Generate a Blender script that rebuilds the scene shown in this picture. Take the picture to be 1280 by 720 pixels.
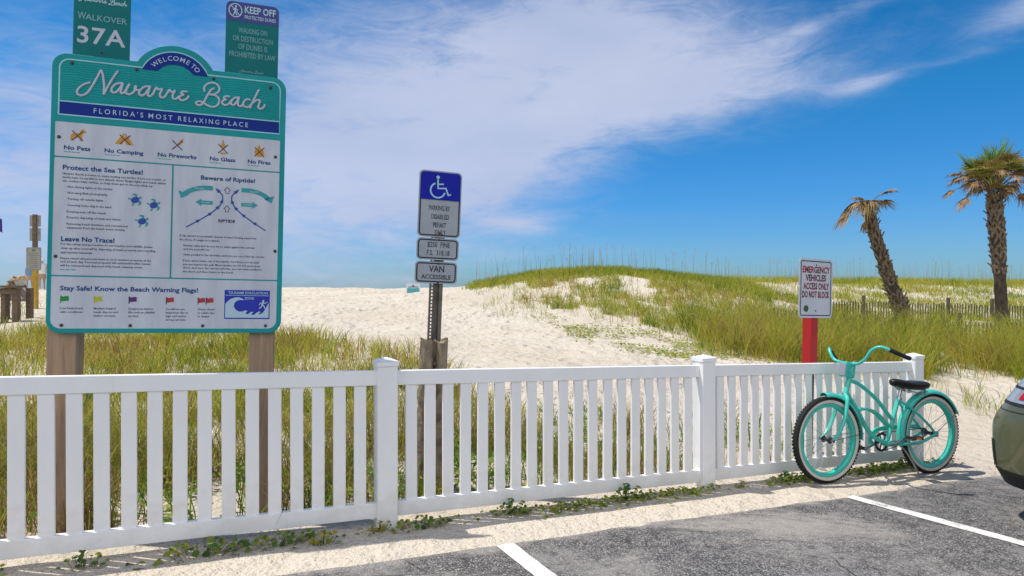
import bpy, bmesh, math, random
import numpy as np
from mathutils import Vector, Matrix

for o in list(bpy.data.objects):
    bpy.data.objects.remove(o)
S = bpy.context.scene
COL = S.collection
rnd = random.Random(11)
rng = np.random.default_rng(5)

# ------------------------------------------------------------------ camera
cam_d = bpy.data.cameras.new('camera')
cam = bpy.data.objects.new('camera', cam_d)
COL.objects.link(cam)
cam.location = (0, 0, 0)
cam.rotation_euler = (math.radians(90), 0, 0)
cam_d.sensor_width = 36
cam_d.lens = 22.5
cam_d.clip_start = 0.05
cam_d.clip_end = 20000
S.camera = cam

# ------------------------------------------------------------------ exposure, sun, sky
S.view_settings.view_transform = 'Standard'
S.view_settings.look = 'None'
S.view_settings.gamma = 1
S.view_settings.use_curve_mapping = False
S.view_settings.exposure = 0.55
S.cycles.max_bounces = 8
S.cycles.transparent_max_bounces = 12

SUN_TO = Vector((-0.42, 0.062, 1.0)).normalized()
SUN_EL = math.asin(SUN_TO.z)
SUN_AZ = math.atan2(SUN_TO.x, SUN_TO.y)          # clockwise from +Y
sun_d = bpy.data.lights.new('sun', 'SUN')
sun_d.energy = 3.0
sun_d.angle = math.radians(0.5)
sun_d.color = (1.0, 0.95, 0.86)
sun = bpy.data.objects.new('sun', sun_d)
COL.objects.link(sun)
sun.rotation_euler = SUN_TO.to_track_quat('Z', 'Y').to_euler()

world = bpy.data.worlds.new('World')
S.world = world
world.use_nodes = True


class NT:
    """tiny node-tree writer"""
    def __init__(self, tree):
        self.t = tree
        self.n = tree.nodes
        self.l = tree.links

    def node(self, kind, **kw):
        nd = self.n.new(kind)
        for k, v in kw.items():
            setattr(nd, k, v)
        return nd

    def put(self, sock, v):
        if isinstance(v, bpy.types.NodeSocket):
            self.l.new(v, sock)
        elif isinstance(v, (int, float)):
            sock.default_value = v
        else:
            v = tuple(v)
            if sock.type == 'RGBA' and len(v) == 3:
                v = v + (1,)
            sock.default_value = v

    def math(self, op, a, b=0.0, c=None, clamp=False):
        nd = self.node('ShaderNodeMath', operation=op)
        nd.use_clamp = clamp
        self.put(nd.inputs[0], a)
        self.put(nd.inputs[1], b)
        if c is not None:
            self.put(nd.inputs[2], c)
        return nd.outputs[0]

    def noise(self, vec, scale, detail=4, rough=0.55, dist=0.0, dim='3D'):
        nd = self.node('ShaderNodeTexNoise', noise_dimensions=dim)
        if vec is not None:
            self.l.new(vec, nd.inputs['Vector'])
        nd.inputs['Scale'].default_value = scale
        nd.inputs['Detail'].default_value = detail
        nd.inputs['Roughness'].default_value = rough
        nd.inputs['Distortion'].default_value = dist
        return nd.outputs['Fac']

    def ramp(self, fac, stops, interp='LINEAR'):
        nd = self.node('ShaderNodeValToRGB')
        cr = nd.color_ramp
        cr.interpolation = interp
        while len(cr.elements) > 1:
            cr.elements.remove(cr.elements[-1])
        for i, (p, c) in enumerate(stops):
            e = cr.elements[0] if i == 0 else cr.elements.new(p)
            e.position = p
            c = (c, c, c) if isinstance(c, (int, float)) else c
            e.color = (*c, 1)
        self.put(nd.inputs[0], fac)
        return nd.outputs[0]

    def mix(self, fac, a, b, mode='MIX'):
        nd = self.node('ShaderNodeMix', data_type='RGBA', blend_type=mode)
        self.put(nd.inputs[0], fac)
        self.put(nd.inputs[6], a)
        self.put(nd.inputs[7], b)
        return nd.outputs[2]

    def smooth(self, v, lo, hi):
        nd = self.node('ShaderNodeMapRange', interpolation_type='SMOOTHSTEP')
        self.put(nd.inputs[0], v)
        nd.inputs[1].default_value = lo
        nd.inputs[2].default_value = hi
        nd.inputs[3].default_value = 0
        nd.inputs[4].default_value = 1
        return nd.outputs[0]

    def mapping(self, vec, scale=(1, 1, 1), rot=(0, 0, 0), loc=(0, 0, 0)):
        nd = self.node('ShaderNodeMapping')
        self.put(nd.inputs['Vector'], vec)
        nd.inputs['Scale'].default_value = scale
        nd.inputs['Rotation'].default_value = rot
        nd.inputs['Location'].default_value = loc
        return nd.outputs[0]


def build_sky():
    w = NT(world.node_tree)
    w.n.clear()
    out = w.node('ShaderNodeOutputWorld')
    bg = w.node('ShaderNodeBackground')
    w.l.new(bg.outputs[0], out.inputs[0])
    sky = w.node('ShaderNodeTexSky', sky_type='NISHITA')
    sky.sun_disc = False
    sky.sun_elevation = SUN_EL
    sky.sun_rotation = SUN_AZ
    sky.altitude = 0
    sky.air_density = 1.0
    sky.dust_density = 0.35
    sky.ozone_density = 1.5
    tc = w.node('ShaderNodeTexCoord')
    d = tc.outputs['Generated']
    sx = w.node('ShaderNodeSeparateXYZ')
    w.l.new(d, sx.inputs[0])
    az = w.math('MULTIPLY', w.math('ARCTAN2', sx.outputs[0], sx.outputs[1]), 57.2958)
    el = w.math('MULTIPLY', w.math('ARCSINE', sx.outputs[2]), 57.2958)
    pos = w.node('ShaderNodeCombineXYZ')
    w.l.new(az, pos.inputs[0])
    w.l.new(el, pos.inputs[1])
    p = pos.outputs[0]
    # deep, clear Gulf-coast blue: the air is tinted more the higher one looks
    tint = w.ramp(w.math('DIVIDE', el, 60.0, clamp=True), SKY_TINT)
    blue = w.mix(1.0, sky.outputs[0], tint, 'MULTIPLY')

    # banks of cloud: soft ellipses in azimuth / elevation, broken up by streaky noise
    total = None
    for (a0, e0, ra, re, rot, amp) in CLOUDS:
        c, s_ = math.cos(math.radians(rot)), math.sin(math.radians(rot))
        dx = w.math('SUBTRACT', az, a0)
        dy = w.math('SUBTRACT', el, e0)
        u = w.math('ADD', w.math('MULTIPLY', dx, c / ra), w.math('MULTIPLY', dy, s_ / ra))
        v = w.math('ADD', w.math('MULTIPLY', dx, -s_ / re), w.math('MULTIPLY', dy, c / re))
        r2 = w.math('ADD', w.math('MULTIPLY', u, u), w.math('MULTIPLY', v, v))
        g = w.math('MULTIPLY', w.math('EXPONENT', w.math('MULTIPLY', r2, -1.0)), amp)
        total = g if total is None else w.math('ADD', total, g)
    streak = w.noise(w.mapping(p, (0.055, 0.16, 1), (0, 0, math.radians(-17))), 1.0, 8, 0.62, 0.6)
    fine = w.noise(w.mapping(p, (0.17, 0.55, 1), (0, 0, math.radians(-24))), 1.0, 10, 0.70, 0.9)
    nz = w.math('ADD', w.math('MULTIPLY', w.math('SUBTRACT', streak, 0.5), 1.85),
                w.math('MULTIPLY', w.math('SUBTRACT', fine, 0.5), 1.25))
    dens = w.math('ADD', total, w.math('MULTIPLY', nz, w.math('ADD', 0.25, w.math('MULTIPLY', total, 0.75))))
    alpha = w.math('MULTIPLY', w.smooth(dens, 0.06, 1.08), 0.88)
    shade = w.noise(w.mapping(p, (0.05, 0.11, 1), (0, 0, math.radians(-17)), (3, 9, 0)), 1.0, 5, 0.5)
    ccol = w.ramp(shade, [(0.3, CLOUD_LO), (0.7, CLOUD_HI)])
    # brighter unseen cloud behind the camera, added to fill the shaded fence front
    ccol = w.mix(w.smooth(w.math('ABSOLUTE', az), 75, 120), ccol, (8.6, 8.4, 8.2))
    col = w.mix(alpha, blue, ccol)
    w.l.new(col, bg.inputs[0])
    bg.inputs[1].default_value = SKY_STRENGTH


SKY_STRENGTH = 0.12
SKY_TINT = [(0.0, (0.24, 0.42, 0.66)), (0.05, (0.21, 0.42, 0.70)), (0.13, (0.135, 0.42, 0.73)), (0.25, (0.075, 0.435, 0.70)), (0.42, (0.04, 0.385, 0.65)), (1.0, (0.03, 0.26, 0.62))]
CLOUD_LO, CLOUD_HI = (2.7, 3.1, 4.3), (3.5, 3.75, 4.7)
#          az    el   r_az r_el  rot  weight
CLOUDS = [(-12, 14.0, 19, 9.5, 2, 0.78),
          (4.3, 17.3, 15, 5.6, 9, 0.76),
          (18, 17.0, 11, 2.9, 3, 0.70),
          (-3, 10.8, 9, 3.6, 12, 0.52),
          (5, 23.5, 15, 3.6, 4, 0.5),
          (-17, 5, 17, 7, 0, 0.42),
          (-38, 8, 11, 9, 0, 0.62),
          (39.5, 18.8, 4.2, 1.5, 15, 0.5),
          (28.7, 15.6, 2.2, 0.7, 10, 0.4),
          (0.7, 5.5, 3.2, 0.7, -3, 0.5), (-7, 12.2, 3, 0.9, 5, 0.3), (6, 3.0, 9, 0.7, 1, 0.22),
          (27, 20.8, 7, 0.7, 14, 0.28), (33, 16.2, 5, 0.5, 6, 0.25),
          (60, 15, 10, 4, 0, 0.5), (-75, 20, 15, 8, 0, 0.5),
          (130, 35, 45, 22, 0, 1.1), (-130, 35, 45, 22, 0, 1.1), (180, 30, 40, 20, 0, 0.9), (-180, 30, 40, 20, 0, 0.9)]  # this row: out-of-view clouds added as fill light
build_sky()

GRASS_STOPS = [(0.0, (0.22, 0.13, 0.06)), (0.2, (0.44, 0.31, 0.10)), (0.42, (0.54, 0.48, 0.07)), (0.64, (0.36, 0.41, 0.035)), (0.82, (0.17, 0.25, 0.02)), (1.0, (0.06, 0.12, 0.012))]

# ------------------------------------------------------------------ helpers: objects
def tag(o, label=None, cat=None, group=None, kind=None):
    if label: o['label'] = label
    if cat: o['category'] = cat
    if group: o['group'] = group
    if kind: o['kind'] = kind
    return o


def thing(name, loc, label, cat, group=None, rot=None):
    o = bpy.data.objects.new(name, None)
    o.empty_display_size = 0.2
    COL.objects.link(o)
    o.location = loc
    if rot is not None:
        o.rotation_euler = rot
    return tag(o, label, cat, group)


class MB:
    """collects verts and faces, then becomes ONE mesh object"""
    def __init__(self):
        self.v, self.f = [], []

    def add(self, verts, faces):
        b = len(self.v)
        self.v += [tuple(p) for p in verts]
        self.f += [tuple(i + b for i in f) for f in faces]
        return self

    def box(self, c, size, M=None):
        x, y, z = (s / 2 for s in size)
        pts = [Vector((sx * x, sy * y, sz * z)) for sx in (-1, 1) for sy in (-1, 1) for sz in (-1, 1)]
        if M is not None:
            pts = [M @ p for p in pts]
        pts = [p + Vector(c) for p in pts]
        return self.add(pts, [(0, 1, 3, 2), (4, 6, 7, 5), (0, 4, 5, 1), (2, 3, 7, 6), (0, 2, 6, 4), (1, 5, 7, 3)])

    def tube(self, pts, r, n=10, cap=True, closed=False):
        pts = [Vector(p) for p in pts]
        m = len(pts)
        rs = [r] * m if isinstance(r, (int, float)) else list(r)
        rings = []
        prev = None
        for i, p in enumerate(pts):
            if closed:
                t = pts[(i + 1) % m] - pts[i - 1]
            else:
                t = pts[min(i + 1, m - 1)] - pts[max(i - 1, 0)]
            t.normalize()
            if prev is None:
                a = Vector((0, 0, 1)) if abs(t.z) < 0.9 else Vector((1, 0, 0))
                nrm = (a - t * a.dot(t)).normalized()
            else:
                nrm = (prev - t * prev.dot(t)).normalized()
            prev = nrm
            b = t.cross(nrm)
            rings.append([p + (nrm * math.cos(2 * math.pi * k / n) + b * math.sin(2 * math.pi * k / n)) * rs[i] for k in range(n)])
        vs = [v for rg in rings for v in rg]
        fs = []
        for i in range(m if closed else m - 1):
            j = (i + 1) % m
            for k in range(n):
                k2 = (k + 1) % n
                fs.append((i * n + k, i * n + k2, j * n + k2, j * n + k))
        if cap and not closed:
            fs.append(tuple(range(n))[::-1])
            fs.append(tuple((m - 1) * n + k for k in range(n)))
        return self.add(vs, fs)

    def prism(self, outline, y0, y1):
        """outline in (x, z), extruded along y; faces at y0 (front) and y1"""
        n = len(outline)
        vs = [(x, y0, z) for x, z in outline] + [(x, y1, z) for x, z in outline]
        fs = [tuple(range(n)), tuple(range(2 * n - 1, n - 1, -1))]
        for i in range(n):
            j = (i + 1) % n
            fs.append((i, i + n, j + n, j))
        return self.add(vs, fs)

    def lathe(self, prof, n=24, M=None, closed=False):
        """prof: (r, h) about local z"""
        vs, fs = [], []
        for r, h in prof:
            for k in range(n):
                a = 2 * math.pi * k / n
                p = Vector((r * math.cos(a), r * math.sin(a), h))
                vs.append(M @ p if M is not None else p)
        m = len(prof)
        for i in range(m if closed else m - 1):
            j = (i + 1) % m
            for k in range(n):
                k2 = (k + 1) % n
                fs.append((i * n + k, i * n + k2, j * n + k2, j * n + k))
        return self.add(vs, fs)

    def build(self, name, m, parent=None, smooth=False, bevel=0, sharp=40, sub=0):
        me = bpy.data.meshes.new(name)
        me.from_pydata(self.v, [], self.f)
        bm = bmesh.new()
        bm.from_mesh(me)
        bmesh.ops.recalc_face_normals(bm, faces=bm.faces)
        bm.to_mesh(me)
        bm.free()
        return finish(name, me, m, parent, smooth, bevel, sharp, sub)


def finish(name, me, m, parent=None, smooth=False, bevel=0, sharp=40, sub=0):
    if m is not None:
        me.materials.append(m)
    o = bpy.data.objects.new(name, me)
    COL.objects.link(o)
    if parent is not None:
        o.parent = parent
    if smooth:
        me.polygons.foreach_set('use_smooth', [True] * len(me.polygons))
        try:
            me.set_sharp_from_angle(angle=math.radians(sharp))
        except Exception:
            pass
    if bevel:
        b = o.modifiers.new('bevel', 'BEVEL')
        b.width = bevel
        b.segments = 2
        b.limit_method = 'ANGLE'
        b.angle_limit = math.radians(35)
    if sub:
        s = o.modifiers.new('sub', 'SUBSURF')
        s.levels = sub
        s.render_levels = sub
    return o


def catmull(pts, k=6):
    pts = [Vector(p) for p in pts]
    if len(pts) < 3:
        return pts
    P = [pts[0] * 2 - pts[1]] + pts + [pts[-1] * 2 - pts[-2]]
    out = []
    for i in range(1, len(P) - 2):
        a, b, c, d = P[i - 1], P[i], P[i + 1], P[i + 2]
        for j in range(k):
            t = j / k
            out.append(0.5 * ((2 * b) + (c - a) * t + (2 * a - 5 * b + 4 * c - d) * t * t + (3 * b - a - 3 * c + d) * t ** 3))
    out.append(pts[-1])
    return out


def rrect(x0, z0, x1, z1, r, k=5, corners=(1, 1, 1, 1)):
    """rounded rectangle outline, corners BL BR TR TL"""
    out = []
    for i, (cx, cz, a0) in enumerate(((x0 + r, z0 + r, 180), (x1 - r, z0 + r, 270), (x1 - r, z1 - r, 0), (x0 + r, z1 - r, 90))):
        if not corners[i]:
            out.append(((x0, z0), (x1, z0), (x1, z1), (x0, z1))[i])
            continue
        for j in range(k + 1):
            a = math.radians(a0 + 90 * j / k)
            out.append((cx + r * math.cos(a), cz + r * math.sin(a)))
    return out


# ------------------------------------------------------------------ helpers: materials
def mat(name, col, rough=0.5, metal=0.0, spec=0.5, var=0.0, vscale=8.0, bump=0.0, bscale=60.0, col2=None, stretch=(1, 1, 1), coat=0.0, trans=0.0):
    m = bpy.data.materials.new(name)
    m.use_nodes = True
    t = NT(m.node_tree)
    b = t.n['Principled BSDF']
    b.inputs['Roughness'].default_value = rough
    b.inputs['Metallic'].default_value = metal
    b.inputs['Specular IOR Level'].default_value = spec
    b.inputs['Coat Weight'].default_value = coat
    tc = t.node('ShaderNodeTexCoord')
    p = t.mapping(tc.outputs['Object'], stretch)
    n = t.noise(p, vscale, 6, 0.6)
    if col2 is None:
        col2 = tuple(max(0, c * (1 - var)) for c in col)
    c = t.mix(t.smooth(n, 0.35, 0.68), col, col2)
    t.put(b.inputs['Base Color'], c)
    r2 = t.math('ADD', rough - 0.06, t.math('MULTIPLY', n, 0.12))
    t.put(b.inputs['Roughness'], r2)
    if bump:
        bn = t.node('ShaderNodeBump')
        bn.inputs['Strength'].default_value = bump
        bn.inputs['Distance'].default_value = 0.01
        t.put(bn.inputs['Height'], t.noise(p, bscale, 6, 0.6))
        t.l.new(bn.outputs[0], b.inputs['Normal'])
    return m


def wood_mat(name, light, dark, axis='z', scale=1.0, grain=0.5):
    m = bpy.data.materials.new(name)
    m.use_nodes = True
    t = NT(m.node_tree)
    b = t.n['Principled BSDF']
    tc = t.node('ShaderNodeTexCoord')
    st = {'z': (14, 14, 0.9), 'x': (0.9, 14, 14), 'y': (14, 0.9, 14)}[axis]
    p = t.mapping(tc.outputs['Object'], tuple(s * scale for s in st))
    g = t.noise(p, 2.2, 8, 0.65, 0.8)
    g2 = t.noise(t.mapping(tc.outputs['Object'], tuple(s * scale * 3 for s in st)), 3.0, 4, 0.6)
    blot = t.noise(tc.outputs['Object'], 2.5, 4, 0.5)
    c = t.mix(t.smooth(g, 0.3, 0.7), light, dark)
    c = t.mix(t.math('MULTIPLY', t.smooth(g2, 0.55, 0.75), 0.6), c, tuple(x * 0.45 for x in dark))
    c = t.mix(t.math('MULTIPLY', blot, 0.35), c, tuple((a + b_) * 0.36 for a, b_ in zip(light, dark)))
    t.put(b.inputs['Base Color'], c)
    b.inputs['Roughness'].default_value = 0.85
    bn = t.node('ShaderNodeBump')
    bn.inputs['Strength'].default_value = grain
    bn.inputs['Distance'].default_value = 0.006
    t.put(bn.inputs['Height'], g)
    t.l.new(bn.outputs[0], b.inputs['Normal'])
    return m


# ------------------------------------------------------------------ helpers: lettering
_font = {}
def text_raw(s, bold=0.0, spacing=1.0, res=2):
    """verts (x, y) and faces of a line of text in font units (cap height about 0.7)"""
    key = (s, bold, spacing, res)
    if key in _font:
        return _font[key]
    cu = bpy.data.curves.new('lettering', 'FONT')
    cu.body = s
    cu.size = 1
    cu.resolution_u = res
    cu.offset = bold
    cu.space_character = spacing
    cu.fill_mode = 'FRONT'
    ob = bpy.data.objects.new('lettering', cu)
    COL.objects.link(ob)
    bpy.context.view_layer.update()
    dg = bpy.context.evaluated_depsgraph_get()
    me = bpy.data.meshes.new_from_object(ob.evaluated_get(dg))
    vs = [(v.co.x, v.co.y) for v in me.vertices]
    fs = [tuple(p.vertices) for p in me.polygons]
    bpy.data.objects.remove(ob)
    bpy.data.meshes.remove(me)
    bpy.data.curves.remove(cu)
    _font[key] = (vs, fs)
    return vs, fs


def cap_h():
    vs, _ = text_raw('H')
    return max(v[1] for v in vs)


def add_text(mb, s, x0, x1, base, cap, d, bold=0.0, spacing=1.0, res=2):
    """line of text fitted between x0 and x1, baseline z, cap height, at depth y=d"""
    vs, fs = text_raw(s, bold, spacing, res)
    if not vs:
        return
    a = min(v[0] for v in vs)
    b = max(v[0] for v in vs)
    kx = (x1 - x0) / (b - a)
    kz = cap / cap_h()
    mb.add([(x0 + (x - a) * kx, d, base + y * kz) for x, y in vs], fs)


def add_text_c(mb, s, xc, base, cap, d, bold=0.0, spacing=1.0, wide=1.0):
    vs, fs = text_raw(s, bold, spacing, 3)
    kz = cap / cap_h()
    a = min(v[0] for v in vs)
    b = max(v[0] for v in vs)
    w = (b - a) * kz * wide
    add_text(mb, s, xc - w / 2, xc + w / 2, base, cap, d, bold, spacing, 3)


_rib = [0]
def ribbon(mb, pts, w, d, d2=None, round_ends=True):
    """flat stroke of width w along (x, z) points at depth d; if d2 is given it is raised to that depth"""
    P = [Vector((p[0], p[1])) for p in pts]
    _rib[0] = (_rib[0] + 1) % 20
    d -= 0.00002 * _rib[0]                 # strokes that cross never share a plane
    L, R_ = [], []
    for i, p in enumerate(P):
        t = (P[min(i + 1, len(P) - 1)] - P[max(i - 1, 0)])
        if t.length < 1e-9:
            t = Vector((1, 0))
        t.normalize()
        n = Vector((-t.y, t.x)) * (w / 2)
        L.append(p + n)
        R_.append(p - n)
    out = L + R_[::-1]
    if round_ends:
        def capend(c, a, sgn):
            pts_ = []
            v = a - c
            for k in range(1, 5):
                an = sgn * math.pi * k / 5
                pts_.append(c + Vector((v.x * math.cos(an) - v.y * math.sin(an), v.x * math.sin(an) + v.y * math.cos(an))))
            return pts_
    m = len(P)
    vs = [(a.x, d, a.y) for a in L] + [(a.x, d, a.y) for a in R_]
    fs = [(i, i + 1, m + i + 1, m + i) for i in range(m - 1)]
    mb.add(vs, fs)
    if round_ends:
        for c, a, sg in ((P[0], L[0], 1), (P[-1], R_[-1], 1)):
            arc = [a] + capend(c, a, sg) + [c * 2 - a]
            mb.add([(q.x, d - 0.00001, q.y) for q in arc], [tuple(range(len(arc)))])
    if d2 is not None:
        vs = [(a.x, d, a.y) for a in L] + [(a.x, d2, a.y) for a in L]
        mb.add(vs, [(i, i + 1, m + i + 1, m + i) for i in range(m - 1)])
        vs = [(a.x, d, a.y) for a in R_] + [(a.x, d2, a.y) for a in R_]
        mb.add(vs, [(i, i + 1, m + i + 1, m + i) for i in range(m - 1)])


def poly(mb, pts, d):
    mb.add([(x, d, z) for x, z in pts], [tuple(range(len(pts)))])


def ell(cx, cz, rx, rz, n=16, rot=0):
    c, s = math.cos(rot), math.sin(rot)
    out = []
    for k in range(n):
        a = 2 * math.pi * k / n
        x, z = rx * math.cos(a), rz * math.sin(a)
        out.append((cx + x * c - z * s, cz + x * s + z * c))
    return out

# ------------------------------------------------------------------ terrain
# parking frame: t runs along the fence, s away from the camera, square to it
UX, UY = 0.911, 0.412
FENCE_S, KERB_S = 3.86, 3.33
def ts(X, Y): return UX * X + UY * Y, -UY * X + UX * Y
def xy(t, s): return UX * t - UY * s, UY * t + UX * s
def plane_z(X, Y):
    return -1.401 - 0.0365 * np.clip(UX * np.asarray(X, float) + UY * np.asarray(Y, float), -14, 14)


def hash2(ix, iy, seed):
    h = (ix.astype(np.int64) * 374761393 + iy.astype(np.int64) * 668265263 + seed * 1442695041) & 0xffffffff
    h = ((h ^ (h >> 13)) * 1274126177) & 0xffffffff
    return ((h ^ (h >> 16)) & 0xffff) / 65535.0


def vnoise(x, y, seed=0):
    x = np.asarray(x, float); y = np.asarray(y, float)
    ix, iy = np.floor(x), np.floor(y)
    fx, fy = x - ix, y - iy
    fx = fx * fx * (3 - 2 * fx); fy = fy * fy * (3 - 2 * fy)
    a = hash2(ix, iy, seed); b = hash2(ix + 1, iy, seed)
    c = hash2(ix, iy + 1, seed); d = hash2(ix + 1, iy + 1, seed)
    return (a * (1 - fx) + b * fx) * (1 - fy) + (c * (1 - fx) + d * fx) * fy


def fbm(x, y, seed=0, octv=4):
    s = 0.0; a = 0.5; tot = 0
    for k in range(octv):
        s = s + a * vnoise(x * 2 ** k, y * 2 ** k, seed + k * 17)
        tot += a; a *= 0.5
    return s / tot


def sstep(v, a, b):
    t = np.clip((np.asarray(v, float) - a) / (b - a), 0, 1)
    return t * t * (3 - 2 * t)
CTRL = [(-42.75,30,-0.112),(-35.25,30,-0.112),(-25.6,32,-0.08),(-24.75,33,-0.124),(-20.8,32,-0.04),(-14.62,30,0.037),(-8.1,27,-0.01),(-4.55,26,-0.042),(-2.6,26,-0.059),(-3.1,31,-0.116),(-9.3,31,-0.039),(-1.72,25,-0.047),(-16.5,22,-0.605),(-12.0,16,-0.52),(-18.8,16,-0.6),(-13.0,20,-0.5),(-8.29,17,-0.531),(-4.8,16,-0.5),(-3.56,15,-0.75),(-1.5,15,-0.713),(0.19,15.5,-0.736),(-3.81,10.5,-0.919),(-1.03,10.3,-1.004),(0.81,10.8,-1.053),(-6.08,9,-1.069),(-9.45,9,-1.125),(-10.0,12.5,-0.859),(-17.1,12,-1.05),(-4.53,9.3,-1.046),(-1.95,8.2,-1.107),(-0.4,8,-1.1),(1.1,8,-1.16),(-0.94,25,0.062),(0.0,25,0.312),(1.88,25,0.531),(2.81,25,0.578),(4.38,25,0.547),(5.94,25,0.406),(7.19,25,0.25),(8.61,25.5,0.096),(10.63,27,0.068),(0.0,21,-0.052),(1.54,20.5,-0.051),(3.5,20,-0.05),(5.5,20,-0.125),(1.31,17.5,-0.547),(3.1,15.5,-0.678),(4.05,13.5,-0.844),(2.3,11.5,-1.035),(3.58,11,-1.127),(2.59,9,-1.181),(14.85,33,0.289),(20.12,35,0.263),(25.2,36,0.225),(29.25,36,0.135),(38.7,36,0.09),(52.2,36,0.09),(9.9,22,-0.44),(13.8,24,-0.54),(17.5,25,-0.625),(22.19,25,-0.625),(30.0,25,-0.625),(7.2,18,-0.855),(7.42,16.5,-0.928),(10.35,18,-0.99),(12.15,18,-1.035),(13.72,18,-1.08),(15.97,18,-1.125),(21.6,18,-1.238),(5.62,12.5,-1.25),(7.47,13,-1.3),(9.1,13,-1.316),(10.72,13,-1.316),(15.6,13,-1.381),(4.5,10,-1.35),(6.25,9.8,-1.556),(7.47,9.8,-1.556),(9.31,9.8,-1.58),(13.25,10,-1.625),(3.78,8.4,-1.47),(5.6,8,-1.6),(7.6,8,-1.6),(-40,46,-1.2),(-40,62,-3.2),(-20,46,-1.2),(-20,62,-3.2),(-8,46,-1.2),(-8,62,-3.2),(0,46,-1.2),(0,62,-3.2),(8,46,-1.2),(8,62,-3.2),(20,46,-1.2),(20,62,-3.2),(40,46,-1.2),(40,62,-3.2),(70,46,-1.2),(70,62,-3.2),(-13.99,-3.03,-1.109),(-14.65,-1.58,-1.139),(-14.98,-0.85,-1.139),(-9.44,-0.97,-1.109),(-10.09,0.48,-1.139),(-10.42,1.21,-1.139),(-5.79,0.67,-1.219),(-6.45,2.13,-1.249),(-6.78,2.86,-1.249),(-3.06,1.91,-1.328),(-3.72,3.37,-1.358),(-4.05,4.1,-1.358),(-1.24,2.73,-1.401),(-1.9,4.19,-1.431),(-2.22,4.92,-1.431),(0.59,3.56,-1.474),(-0.07,5.01,-1.504),(-0.4,5.74,-1.504),(2.41,4.38,-1.547),(1.75,5.84,-1.577),(1.42,6.57,-1.577),(4.23,5.21,-1.62),(3.57,6.66,-1.65),(3.24,7.39,-1.65),(6.05,6.03,-1.693),(5.39,7.49,-1.723),(5.06,8.22,-1.723),(8.79,7.27,-1.802),(8.13,8.72,-1.832),(7.8,9.45,-1.832),(12.43,8.91,-1.839),(11.77,10.37,-1.869),(11.44,11.1,-1.869)]
_c = np.array(CTRL)
def _phi(r2): return np.where(r2 > 1e-9, 0.5 * r2 * np.log(np.maximum(r2, 1e-9)), 0.0)
_n = len(_c)
_K = _phi(((_c[:, None, :2] - _c[None, :, :2]) ** 2).sum(-1)) + np.eye(_n) * 1.5
_Pm = np.c_[np.ones(_n), _c[:, :2]]
_A = np.block([[_K, _Pm], [_Pm.T, np.zeros((3, 3))]])
_w = np.linalg.solve(_A, np.r_[_c[:, 2], 0, 0, 0])


def tps(X, Y):
    sh = np.shape(X)
    x = np.ravel(X).astype(float); y = np.ravel(Y).astype(float)
    z = _w[_n] + _w[_n + 1] * x + _w[_n + 2] * y
    for i in range(_n):
        z = z + _w[i] * _phi((x - _c[i, 0]) ** 2 + (y - _c[i, 1]) ** 2)
    return z.reshape(sh)


def height(X, Y, detail=True):
    X = np.asarray(X, float); Y = np.asarray(Y, float)
    t, s = ts(X, Y)
    pl = plane_z(X, Y)
    z = tps(np.clip(X, -30, 45), np.clip(Y, -5, 62))
    z = np.clip(z, -3.4, 1.2)
    w = sstep(s, 4.1, 6.2)
    z = pl * (1 - w) + z * w
    far = sstep(np.hypot(X, Y), 62, 140)
    z = np.where(Y > 30, z * (1 - far) - 3.4 * far, z)
    # seabed runs down under the water
    z = z - 5.0 * sstep(Y, 110, 190)
    if detail:
        near = 1 - sstep(np.hypot(X, Y), 20, 45)
        off = sstep(s, KERB_S - 0.2, KERB_S + 0.05)
        dn = sstep(s, 4.6, 7.5)
        z = z + (fbm(X * 0.55, Y * 0.55, 3, 3) - 0.5) * 0.16 * dn
        z = z + (fbm(X * 2.2, Y * 2.2, 9, 3) - 0.5) * 0.085 * dn * near
        z = z + (fbm(X * 5.0, Y * 5.0, 21, 3) - 0.5) * (0.016 + 0.019 * dn) * off * near
        z = z - 0.05 * (1 - off)
    return z


def axis(spans):
    out = []
    for a, b, st in spans:
        out += list(np.arange(a, b - 1e-6, st))
    return np.array(out + [spans[-1][1]])


gx = axis([(-6000, -400, 1400), (-400, -80, 80), (-80, -24, 4), (-24, -7, 0.4), (-7, 9, 0.075), (9, 26, 0.3), (26, 80, 4), (80, 400, 80), (400, 6000, 1400)])
gy = axis([(-400, -40, 60), (-40, -8, 4), (-8, 2, 0.5), (2, 11, 0.075), (11, 30, 0.15), (30, 50, 0.8), (50, 120, 5), (120, 400, 30), (400, 8000, 1500)])
GX, GY = np.meshgrid(gx, gy)
GZ = height(GX, GY)


def grid_mesh(name, GX, GY, GZ, m):
    r, c = GX.shape
    co = np.stack([GX, GY, GZ], -1).reshape(-1, 3).astype(np.float32)
    idx = np.arange(r * c).reshape(r, c)
    q = np.stack([idx[:-1, :-1], idx[:-1, 1:], idx[1:, 1:], idx[1:, :-1]], -1).reshape(-1, 4)
    me = bpy.data.meshes.new(name)
    me.vertices.add(len(co)); me.vertices.foreach_set('co', co.ravel())
    me.loops.add(q.size); me.loops.foreach_set('vertex_index', q.ravel().astype(np.int32))
    me.polygons.add(len(q))
    me.polygons.foreach_set('loop_start', np.arange(0, q.size, 4, dtype=np.int32))
    me.polygons.foreach_set('loop_total', np.full(len(q), 4, dtype=np.int32))
    me.update(calc_edges=True)
    me.polygons.foreach_set('use_smooth', [True] * len(q))
    return finish(name, me, m)


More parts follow.
